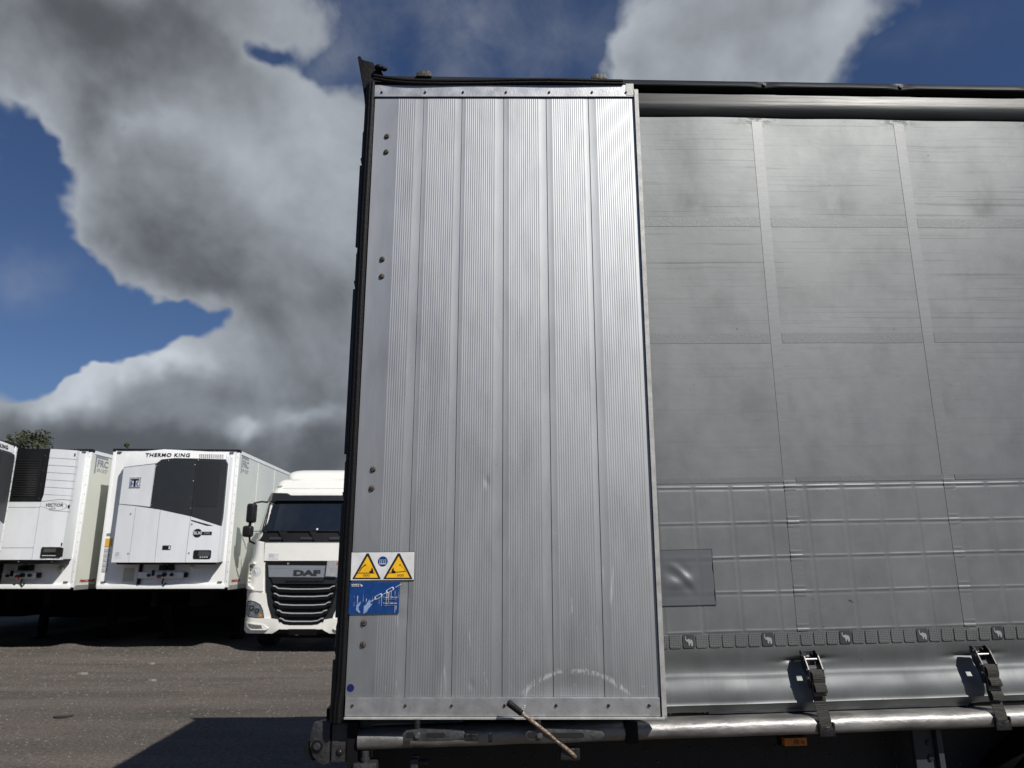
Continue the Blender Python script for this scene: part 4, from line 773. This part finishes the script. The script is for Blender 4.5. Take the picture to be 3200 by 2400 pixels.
def build_reefer_vector():
    r = empty('refrigerated_trailer', (-9.908, 14.8, 0), R(-.5)); tag(r, 'white refrigerated trailer whose cooling unit has a large black louvred grille', 'trailer', 'refrigerated trailers in the yard')
    reefer_body(r); clip(r, 1.08, 3.156, 3.61); hook(r, 1.07, 2.66); coupling(r, -.1, .55, 1.315, 1.44); frc(r, '09-2027')
    U = q('refrigeration_unit', WHITE2, r, bx(-1.02, 1.17, -.34, -.012, 1.69, 3.79), bevel=.02, smooth=40)
    fl = lambda c: Vector((c.x, c.y + .05 * max(0, (c.x - .75) / .45) ** 2, c.z))
    def sb(n, m, p, y0=-.42, y1=-.33, cuts=0): return q(n, m, U, pl(p, y0, y1, cuts=cuts, fn=fl), bevel=.0, smooth=30)
    sb('grille_frame', BLACK, [(-1.02, 2.795), (.637, 2.795), (.670, 3.84), (-1.02, 3.84)], -.425)
    for k in range(22):
        z = 2.90 + k * .034; q('louvre', mat('louvre_black', (.02, .02, .021), .4), U, bx(-.9, .52, -.450, -.425, z, z + .012, rot=(R(-25), 0, 0)))
    q('grille_recess', INK, U, bx(-.92, .54, -.4275, -.42, 2.87, 3.65)); q('grille_rim', BLACK, U, bx(-.95, .565, -.438, -.42, 3.65, 3.672), bx(.54, .565, -.438, -.42, 2.86, 3.66), bevel=.006)
    strips = [3.84, 3.655, 3.51, 3.365, 3.22, 3.075, 2.93]
    for a, b in zip(strips, strips[1:]): sb('side_panel', WHITE2, [(.678, b + .004), (1.19, b - .022), (1.19, a - .03), (.680, a - .004)], cuts=6)
    sb('side_panel', WHITE2, [(.65, 2.80), (.78, 2.812), (1.0, 2.842), (1.19, 2.825), (1.19, 2.903), (.678, 2.926)], cuts=6)
    v = sb('side_panel', WHITE2, [(.642, 2.70), (.72, 2.685), (.9, 2.62), (1.18, 2.60), (1.185, 2.815), (1.0, 2.832), (.78, 2.802), (.645, 2.790)], cuts=6); sb('lower_panel', WHITE2, [(.640, 1.68), (1.165, 1.68), (1.18, 2.592), (.9, 2.612), (.72, 2.677), (.642, 2.692)], cuts=6)
    sb('lower_panel', WHITE2, [(-1.02, 1.68), (.625, 1.68), (.628, 1.90), (-1.02, 1.90)]); sb('lower_panel', WHITE2, [(-1.02, 1.908), (.627, 1.908), (.630, 2.676), (-1.02, 2.676)]); sb('lower_panel', WHITE2, [(-1.02, 2.684), (.630, 2.684), (.634, 2.785), (-1.02, 2.785)])
    lettering('VECTOR', .085, LETTER, U, (.91, -.4225, 2.722), width=.33, bold=.0016, fn=fl, shear=.15); lettering('1550', .05, mat('lettering_green', (.12, .22, .08), .5), U, (.88, -.4225, 2.655), width=.12, fn=fl, shear=.2)
    bm = bmesh.new(); pts = [(.93 + .21 * math.cos(a), -.4225, 2.705 + .085 * math.sin(a)) for a in np.linspace(-2.2, 2.0, 24)]
    for (x, y, z), (x2, y2, z2), w in zip(pts, pts[1:], np.interp(range(23), [0, 13, 22], [.001, .011, .001])): poly(bm, [(x, z), (x2, z2), (x2 + w * .6, z2 - w * .3), (x + w * .6, z - w * .3)], -.4235, -.42, fn=fl)
    fin(bm, 'logo_swoosh', LETTER, U)
    d = sb('control_display', BLACK, rrect(.80, 1.172, 1.718, 1.92, .03), -.44, -.38); q('display_screen', mat('screen2', (.06, .06, .05), .2), d, bx(.85, 1.09, -.443, -.43, 1.82, 1.89)); 
    for k in range(6): q('button', STWHITE, d, bx(.84 + .045 * k, .866 + .045 * k, -.444, -.43, 1.75, 1.765))
    q('unit_tray', BLACK, U, bx(-.98, 1.13, -.36, -.014, 1.60, 1.688), bevel=.01)
    for x in (.35, 1.0): q('bolt', STEEL, U, cy((x, -.36, 1.645), (x, -.37, 1.645), .012, n=8))
    for z in (3.70, 3.4, 3.12, 2.85): q('panel_screw', STEEL, U, bl((.60, -.43, z), .010, u=8, v=6))
    for x, z in ((1.16, 3.72), (1.18, 2.7), (1.15, 1.97)): q('hinge_tab', BLACK, U, bx(x - .012, x + .012, -.385, -.36, z - .03, z + .03))
    c = q('filler_cap', mat('cap_grey', (.5, .5, .46), .4, .3), r, cy((.978, -.012, 1.504), (.978, -.06, 1.504), .068, .06, n=20), bevel=.006, smooth=40); q('cap_nut', DARKMET, c, cy((.99, -.06, 1.52), (.99, -.07, 1.52), .012, n=8))
build_reefer_vector()

def build_reefer_side():
    th = R(93.5); d = Vector((math.cos(th), math.sin(th), 0)); c = Vector((-9.76, 14.15, 0)); o = c - d * 1.272
    r = empty('refrigerated_trailer', o, th); tag(r, 'white refrigerated trailer parked crosswise so that its cooling unit is seen edge-on', 'trailer', 'refrigerated trailers in the yard')
    reefer_body(r); n0 = len(bpy.data.objects); U = thermo_unit(r, emblem=False, textx=.40)
    for ob in [U] + list(U.children_recursive):      # this trailer's unit is mounted towards its left
        me = ob.data
        if me.get('moved'): continue
        me.transform(Matrix.Translation((-.33, .06, 0))); me['moved'] = 1
    coupling(r, -.457, .42, 1.325, 1.446)
build_reefer_side()
r_ = empty('refrigerated_trailer', (-12.9, 15.0, 0), R(-1)); tag(r_, 'unseen white refrigerated trailer added to keep the ground under the row dark', 'trailer', 'refrigerated trailers in the yard'); reefer_body(r_)  # out-of-frame trailer body, added so the ground beneath its neighbours stays dark

# ------------------------------------------------------------------ truck
def build_truck():
    K = empty('truck', (-4.05, 14.62, 0)); tag(K, 'cream white lorry tractor with a black slatted grille and silver nameplate', 'truck')
    fz = [(.28, .06), (.34, .0), (.62, .0), (1.05, .02), (1.66, .05), (2.02, .08), (2.24, .14), (2.86, .42), (3.02, .46), (3.28, .62), (3.33, .72)]
    wz = [(.28, 1.15), (.6, 1.18), (1.1, 1.19), (2.0, 1.17), (2.3, 1.12), (2.86, 1.08), (3.03, 1.02), (3.28, .95), (3.33, .90)]
    def I(t, z): return float(np.interp(z, [a for a, _ in t], [b for _, b in t]))
    def F(x, z, off=0.):
        w = I(wz, z); u = min(1, abs(x) / w); return I(fz, z) + .05 * u * u + (.17 if z < 1.7 else .30) * max(0, (u - .80) / .20) ** 2.2 - off
    fn0 = lambda c: Vector((c.x, F(c.x, c.z) + c.y, c.z))
    def fp(name, m, pts, y0, y1=.02, parent=K, cuts=14, smooth=35): return q(name, m, parent, pl(pts, y0, y1, cuts=cuts, fn=fn0), smooth=smooth)
    # cab shell
    bm = bmesh.new(); zs = sorted(set(np.round(lin(.95, 3.33, .06) + [2.02, 2.24, 2.86, 3.02, 3.28], 3))); us = np.concatenate([np.linspace(-1, -.7, 9), np.linspace(-.6, .6, 13), np.linspace(.7, 1, 9)])
    rows = []
    for z in zs:
        w = I(wz, z); row = [bm.verts.new((-w, 2.05, z))] + [bm.verts.new((u * w, F(u * w, z, 0), z)) for u in us] + [bm.verts.new((w, 2.05, z))]; rows.append(row)
    for a, b in zip(rows, rows[1:]):
        for i in range(len(a) - 1): bm.faces.new((a[i], a[i + 1], b[i + 1], b[i]))
        bm.faces.new((a[-1], a[0], b[0], b[-1]))
    bm.faces.new(rows[-1]); bm.faces.new(rows[0][::-1])
    C = fin(bm, 'cab', CREAM, K, smooth=40)
    # roof deflector
    bm = bmesh.new(); rows = []
    for y, h, w in ((.95, .0, .62), (1.0, .11, .66), (1.12, .20, .74), (1.4, .255, .80), (1.9, .265, .84), (2.05, .24, .84)):
        rows.append([bm.verts.new((w * math.copysign(abs(math.cos(t)) ** .35, math.cos(t)) * (1 if y > .95 else .95), y - .25, 3.318 + h * abs(math.sin(t)) ** .45)) for t in np.linspace(0, math.pi, 17)])
    for a, b in zip(rows, rows[1:]):
        for i in range(16): bm.faces.new((a[i], a[i + 1], b[i + 1], b[i]))
    fin(bm, 'roof_deflector', CREAM, K, smooth=40)
    fp('roof_seam', GREYL, [(-.97, 3.118), (.97, 3.118), (.97, 3.124), (-.97, 3.124)], -.002)
    for s in (-1, 1): fp('roof_lamp', mat('lamp_glass', (.5, .5, .48), .2), rrect(s * .80 - .055, s * .80 + .055, 3.165, 3.20, .012, 3), -.03, .01, cuts=4)
    q('roof_aerial', BLACK, K, cy((-.55, 1.0, 3.3), (-.56, 1.0, 3.42), .02, .006, n=8))
    # sun visor, windscreen, black surround
    fp('windscreen_surround', BLACK, [(-1.09, 2.10), (-1.0, 2.05), (-.86, 2.02), (.86, 2.02), (1.0, 2.05), (1.09, 2.10), (1.055, 2.88), (-1.055, 2.88)], -.006)
    fp('windscreen', GLASS, [(-.98, 2.26), (-.9, 2.235), (.9, 2.235), (.98, 2.26), (.965, 2.82), (.93, 2.84), (-.93, 2.84), (-.965, 2.82)], -.012)
    fp('sun_visor', mat('visor_smoke', (.02, .021, .022), .25, spec=.6), [(-1.03, 2.855), (1.03, 2.855), (1.0, 2.99), (.6, 2.985), (.55, 2.965), (-.50, 2.965), (-.58, 3.01), (-.95, 3.025), (-1.0, 2.99)], -.09, -.02)
    for x in (-.5, .12, .7): 
        fp('wiper_arm', BLACK, [(x, 2.06), (x + .03, 2.06), (x - .10, 2.245), (x - .125, 2.25)], -.045, -.03, cuts=2); fp('wiper_blade', BLACK, [(x - .72 if x < 0 else x - .55, 2.235), (x - .11, 2.235), (x - .11, 2.256), (x - .72 if x < 0 else x - .55, 2.25)], -.04, -.02, cuts=5)
        fp('cowl_step', mat('cowl_grey', (.03, .03, .031), .4), rrect(x - .28, x - .02, 2.07, 2.12, .01, 2), -.03, -.004, cuts=2)
    fp('dash_label', STWHITE, circ(.15, 2.275, .02, 10), -.016, -.01, cuts=0)
    # bonnet panel, corner panels with deflector vanes
    fp('bonnet_panel', CREAM, [(-.835, 1.66), (.835, 1.66), (.855, 2.005), (-.855, 2.005)], -.030)
    fp('bonnet_gap', BLACK, [(-.862, 1.64), (.862, 1.64), (.872, 2.012), (-.872, 2.012)], -.008)
    for s in (-1, 1):
        S = lambda pts: [(s * x, z) for x, z in (pts if s > 0 else pts[::1])]
        fp('corner_panel', CREAM, S([(.874, 2.005), (1.13, 2.015), (1.165, 1.6), (1.165, 1.15), (1.06, 1.10), (.80, 1.085), (.835, 1.6)]), -.030, .04)
        v = fp('air_vane', CREAM, S([(1.165, 1.62), (1.165, 1.13), (1.0, 1.12), (1.02, 1.155), (1.10, 1.19), (1.125, 1.25), (1.125, 1.56), (1.09, 1.595), (1.0, 1.60), (1.03, 1.64)]), -.10, -.03)
        for k in range(4): fp('vane_fin', MATS['cab_white'], S([(1.10, 1.26 + k * .085), (1.14, 1.26 + k * .085), (1.14, 1.275 + k * .085), (1.10, 1.275 + k * .085)]), -.08, -.03, parent=v, cuts=0)
        fp('emblem_disc', mat('disc_grey', (.58, .59, .58), .4), S(circ(.955, 1.452, .088, 24)), -.034, -.02, cuts=4)
        # headlamp corner of the bumper
        fp('lamp_corner', CREAM, S([(1.13, .60), (1.15, .90), (1.12, 1.05), (.735, 1.05), (.69, .85), (.60, .62), (.60, .56), (.70, .55)]), -.032, .04)
        H = fp('headlamp', LENS, S([(1.10, .88), (1.10, .66), (1.03, .62), (.88, .60), (.735, .585), (.77, .72), (.83, .82), (.93, .875), (1.02, .895)]), -.042, .0); fp('headlamp_frame', BLACK, S([(1.115, .90), (1.115, .65), (1.04, .605), (.72, .57), (.76, .73), (.82, .835), (.93, .892), (1.03, .912)]), -.038, .0, parent=H)
        for cx, cz, rr in ((.99, .77, .055), (.88, .72, .05)):
            fp('lamp_bowl', mat('lamp_dark', (.05, .055, .06), .08, .6), S(circ(cx, cz, rr, 18)), -.052, -.03, parent=H, cuts=0); fp('lamp_bulb', STEEL, S(circ(cx, cz, rr * .45, 14)), -.062, -.03, parent=H, cuts=0)
        fp('indicator', ORANGE, S(circ(.80, .635, .03, 14)), -.052, -.03, parent=H, cuts=0)
        fp('bumper_end', CREAM, S([(1.14, .585), (1.15, .36), (1.10, .305), (.55, .305), (.42, .38), (.42, .56), (.60, .585)]), -.060, .05)
        g = fp('fog_lamp_recess', CREAM, S([(1.10, .51), (.72, .475), (.62, .40), (.66, .37), (.95, .37), (1.06, .43)]), -.075, -.05); fp('fog_lamp', LENS, S([(1.02, .485), (.76, .46), (.73, .40), (.93, .395), (1.0, .43)]), -.080, -.05, parent=g)
        # mirrors
        mm = q('mirror', BLACK, K, bx(s * 1.21 - .085, s * 1.21 + .085, .10, .30, 2.40, 2.785), bevel=.06, seg=4, smooth=60); q('mirror_glass_housing', BLACK, mm, bx(s * 1.25 - .095, s * 1.25 + .095, .10, .28, 2.12, 2.345), bevel=.06, seg=4, smooth=60)
        q('mirror_arm', BLACK, mm, tb([(s * .98, .45, 2.83), (s * 1.08, .35, 2.835), (s * 1.19, .25, 2.80), (s * 1.21, .22, 2.76)], .018, 8), tb([(s * 1.22, .2, 2.42), (s * 1.235, .2, 2.32)], .03, 8), tb([(s * 1.22, .2, 2.15), (s * 1.21, .22, 2.04), (s * 1.12, .35, 1.985)], .022, 8), smooth=60)
        q('side_window', GLASS, K, bx(s * 1.094 - .008, s * 1.094 + .008, .75, 1.55, 2.15, 2.72))
        q('cab_step', BLACK, K, bx(s * 1.02 - .12, s * 1.02 + .12, .5, 1.75, .35, .98), bevel=.02); q('side_skirt', CREAM, K, bx(s * 1.12 - .03, s * 1.12 + .03, 2.2, 5.2, .35, 1.0), bevel=.02)
        for yy in (1.35, 4.9): wheel(K, s * 1.03, yy, .44, .5, -s, axle='x')
    lettering('VI', .11, mat('vi_white', (.74, .74, .72), .4), K, (-.955, F(-.955, 1.452) - .04, 1.452), width=.085, bold=.004)
    # grille
    GR = mat('grille_black', (.005, .005, .0055), .5, var=.2, spec=.25)
    G = fp('grille', GR, [(-.80, 1.645), (-.745, 1.108), (-.71, 1.02), (-.66, .80), (-.56, .60), (-.42, .49), (.42, .477), (.56, .60), (.66, .80), (.71, 1.02), (.745, 1.108), (.80, 1.645)], -.015, .03)
    for s in (-1, 1): fp('grille_side', mat('grille_grey', (.016, .017, .018), .4, var=.15), [(s * .80, 1.64), (s * .735, 1.60), (s * .70, 1.33), (s * .60, 1.22), (s * .64, 1.10), (s * .60, .93), (s * .56, .78), (s * .47, .62), (s * .40, .54), (s * .43, .49), (s * .57, .60), (s * .67, .80), (s * .745, 1.108)], -.03, -.005, parent=G)
    fp('nameplate_band', SILVER, [(-.735, 1.575), (-.70, 1.352), (.70, 1.345), (.735, 1.565)], -.055, -.01, parent=G); fp('band_crease', mat('band_line', (.18, .19, .20), .4), [(-.725, 1.513), (.72, 1.505), (.72, 1.509), (-.725, 1.517)], -.0575, -.03, parent=G)
    lettering('DAF', .14, mat('daf_grey', (.06, .065, .07), .4), G, (.035, -.0, 1.422), width=.53, bold=.010, fn=lambda c: Vector((c.x, F(c.x, c.z) - .058, c.z)))
    fp('lower_lip', mat('lip_black', (.02, .02, .021), .25), [(-.66, 1.34), (.66, 1.335), (.60, 1.225), (-.60, 1.23)], -.06, -.01, parent=G); fp('grab_bar', DARKMET, rrect(-.35, .40, 1.275, 1.305, .014, 3), -.085, -.05, parent=G); fp('triangle_mark', mat('mark_beige', (.3, .27, .2), .5), [(-.365, 1.585), (-.325, 1.605), (-.365, 1.625)], -.03, -.01, parent=G, cuts=0)
    for zc, hw in ((1.120, .60), (.981, .57), (.822, .535), (.671, .48), (.523, .42)):
        pts = [(-hw, zc + .055), (-hw + .045, zc + .048), (-hw + .10, zc + .012), (-.2, zc - .002), (.2, zc - .002), (hw - .10, zc + .012), (hw - .045, zc + .048), (hw, zc + .055)]
        fp('grille_bar', CHROME, pts + [(x, z + .018) for x, z in pts[::-1]], -.058, -.03, parent=G); fp('grille_slat', mat('slat_black', (.005, .005, .0055), .4, spec=.25), [(x * 1.06, z - .008) for x, z in pts] + [(x * 1.02, z - .060) for x, z in pts[::-1]], -.062, -.02, parent=G)
        fp('grille_vane', MATS['slat_black'], rrect(-hw + .06, hw - .06, zc + .038, zc + .046, .003, 2), -.03, -.01, parent=G)
    fp('bumper_centre', CREAM, [(-.44, .39), (-.40, .56), (-.30, .50), (.30, .49), (.40, .56), (.44, .39), (.36, .385), (-.36, .385)], -.058, .02); fp('bumper_grille', BLACK, [(-.56, .30), (-.40, .385), (.40, .385), (.56, .30)], -.03, .05)
    p = fp('number_plate', BLACK, rrect(-.235, .305, .275, .392, .008, 2), -.085, -.05, cuts=6); fp('plate_clip', mat('clip_grey', (.12, .12, .12), .4), rrect(-.1, -.05, .272, .285, .003, 2), -.09, -.06, parent=p, cuts=0)
    lb = fp('paper_label', STWHITE, rrect(-.755, -.551, 1.685, 1.805, .004, 2), -.034, -.02, cuts=2)
    for k in range(4): fp('label_print', GREYL, [(-.74, 1.785 - k * .02), (-.64, 1.785 - k * .02), (-.64, 1.79 - k * .02), (-.74, 1.79 - k * .02)], -.036, -.03, parent=lb, cuts=0)
    t = fp('permit_board', mat('board_grey', (.36, .37, .37), .5, .3, var=.2, vscale=20), [(.425, 1.37), (.635, 1.36), (.65, 1.655), (.44, 1.66)], -.12, -.10, cuts=2); fp('board_mark', mat('mark_red', (.4, .08, .05), .5), [(.62, 1.585), (.65, 1.585), (.65, 1.625), (.62, 1.625)], -.122, -.1, parent=t, cuts=0)
    q('chassis', CHASSIS, K, bx(-.5, -.3, .6, 6.0, .45, .95), bx(.3, .5, .6, 6.0, .45, .95), bx(-1.05, 1.05, .15, .5, .40, .96), bx(-.9, .9, .25, .4, .2, .42))
build_truck()

# ------------------------------------------------------------------ trees behind the yard
LEAFM = mat('leaf', (.05, .06, .028), .6, var=.5, vscale=1.5); BARK = mat('bark', (.06, .05, .04), .9, var=.3)
def tree(x, y, h, rad, label, seed):
    rs = np.random.default_rng(seed); t = empty('tree', (x, y, -.05)); tag(t, label, 'tree', 'trees behind the trailers')
    q('trunk', BARK, t, tb([(0, 0, 0), (.1, 0, h * .3), (.0, .1, h * .6), (.1, 0, h * .9)], [.32, .26, .18, .05], 8), tb([(0, 0, h * .35), (rad * .4, .2, h * .6), (rad * .6, .3, h * .75)], [.15, .1, .04], 6), tb([(0, 0, h * .4), (-rad * .4, -.2, h * .62), (-rad * .6, -.3, h * .8)], [.15, .1, .04], 6), smooth=60)
    n = 70; u = rs.normal(size=(n, 3)); u /= np.linalg.norm(u, axis=1)[:, None]; cc = u * (rs.random((n, 1)) ** .4) * [rad, rad, h * .36] + [0, 0, h * .62]
    V = []; F = []
    for c in cc:
        r = rad * rs.uniform(.16, .34)
        for k in range(110):
            d = rs.normal(size=3); d /= np.linalg.norm(d); p = c + d * r * rs.uniform(.65, 1.05) * [1, 1, .75]; s = rs.uniform(.07, .17)
            nrm = d + rs.normal(size=3) * .6; nrm /= np.linalg.norm(nrm); a = np.cross(nrm, [.3, .2, .9]); a /= np.linalg.norm(a); b = np.cross(nrm, a); i = len(V)
            V += [tuple(p + a * s), tuple(p + b * s * .6), tuple(p - a * s), tuple(p - b * s * .6)]; F.append((i, i + 1, i + 2, i + 3))
    me = bpy.data.meshes.new('crown'); me.from_pydata(V, [], F); me.materials.append(LEAFM); link(bpy.data.objects.new('crown', me), t)
tree(-39.7, 60, 12.9, 2.9, 'dark green tree rising over the trailer with the louvred grille', 3)
tree(-44.3, 60, 13.8, 2.6, 'taller dark green tree beyond the crosswise parked trailer', 5)
tree(-31.9, 60, 11.4, .9, 'slim dark treetop just showing above the dark-panelled trailer', 9)

src = next(o for o in scene.objects if o.name == 'tree')
for k in range(15):      # unseen tree belt added behind the camera to darken low-sky reflections
    c = copy_tree(src); c.location = (-52 + 7.4 * k + random.uniform(-1, 1), -44 + random.uniform(-3, 3), -.05); c.rotation_euler = (0, 0, random.random() * 6); f_ = random.uniform(.95, 1.15); c.scale = (1.75 * f_, 1.75 * f_, f_)
    tag(c, 'unseen broad leafy tree added behind the camera to darken reflections', 'tree', 'unseen trees added to darken reflections')

# ------------------------------------------------------------------ bits lying on the gravel
q_ = q('scrap_board', mat('scrap_brown', (.03, .022, .022), .6, var=.3), None, pl([(-.10, -.02), (-.06, -.035), (.03, -.03), (.09, .015), (.08, .03), (-.08, .01)], -.012, .0)); q_.data.transform(Matrix.Rotation(R(-90), 4, 'X')); q_.location = (-4.985, 8.68, gz(-4.985, 8.68) + .006); q_.scale = (1, 1.6, 1)
tag(q_, 'thin dark scrap of board lying flat on the gravel', 'scrap')
for i, (x, y, s, lb) in enumerate(((-6.55, 11.75, .7, 'flat pale stone lying on the gravel near the dark hollow'), (-5.1, 10.95, .5, 'long pale shard lying on the open gravel'), (-6.1, 13.0, .5, 'small white shard lying on the gravel before the trailers'))):
    o = q('pale_shard', mat('shard_white', (.24, .22, .20), .8, var=.3), None, pl([(-.11 * s, 0), (.0, -.03 * s), (.12 * s, .0), (.05 * s, .035 * s)], -.03, 0)); o.data.transform(Matrix.Rotation(R(-90), 4, 'X')); o.location = (x, y, gz(x, y) + .002); tag(o, lb, 'stone')
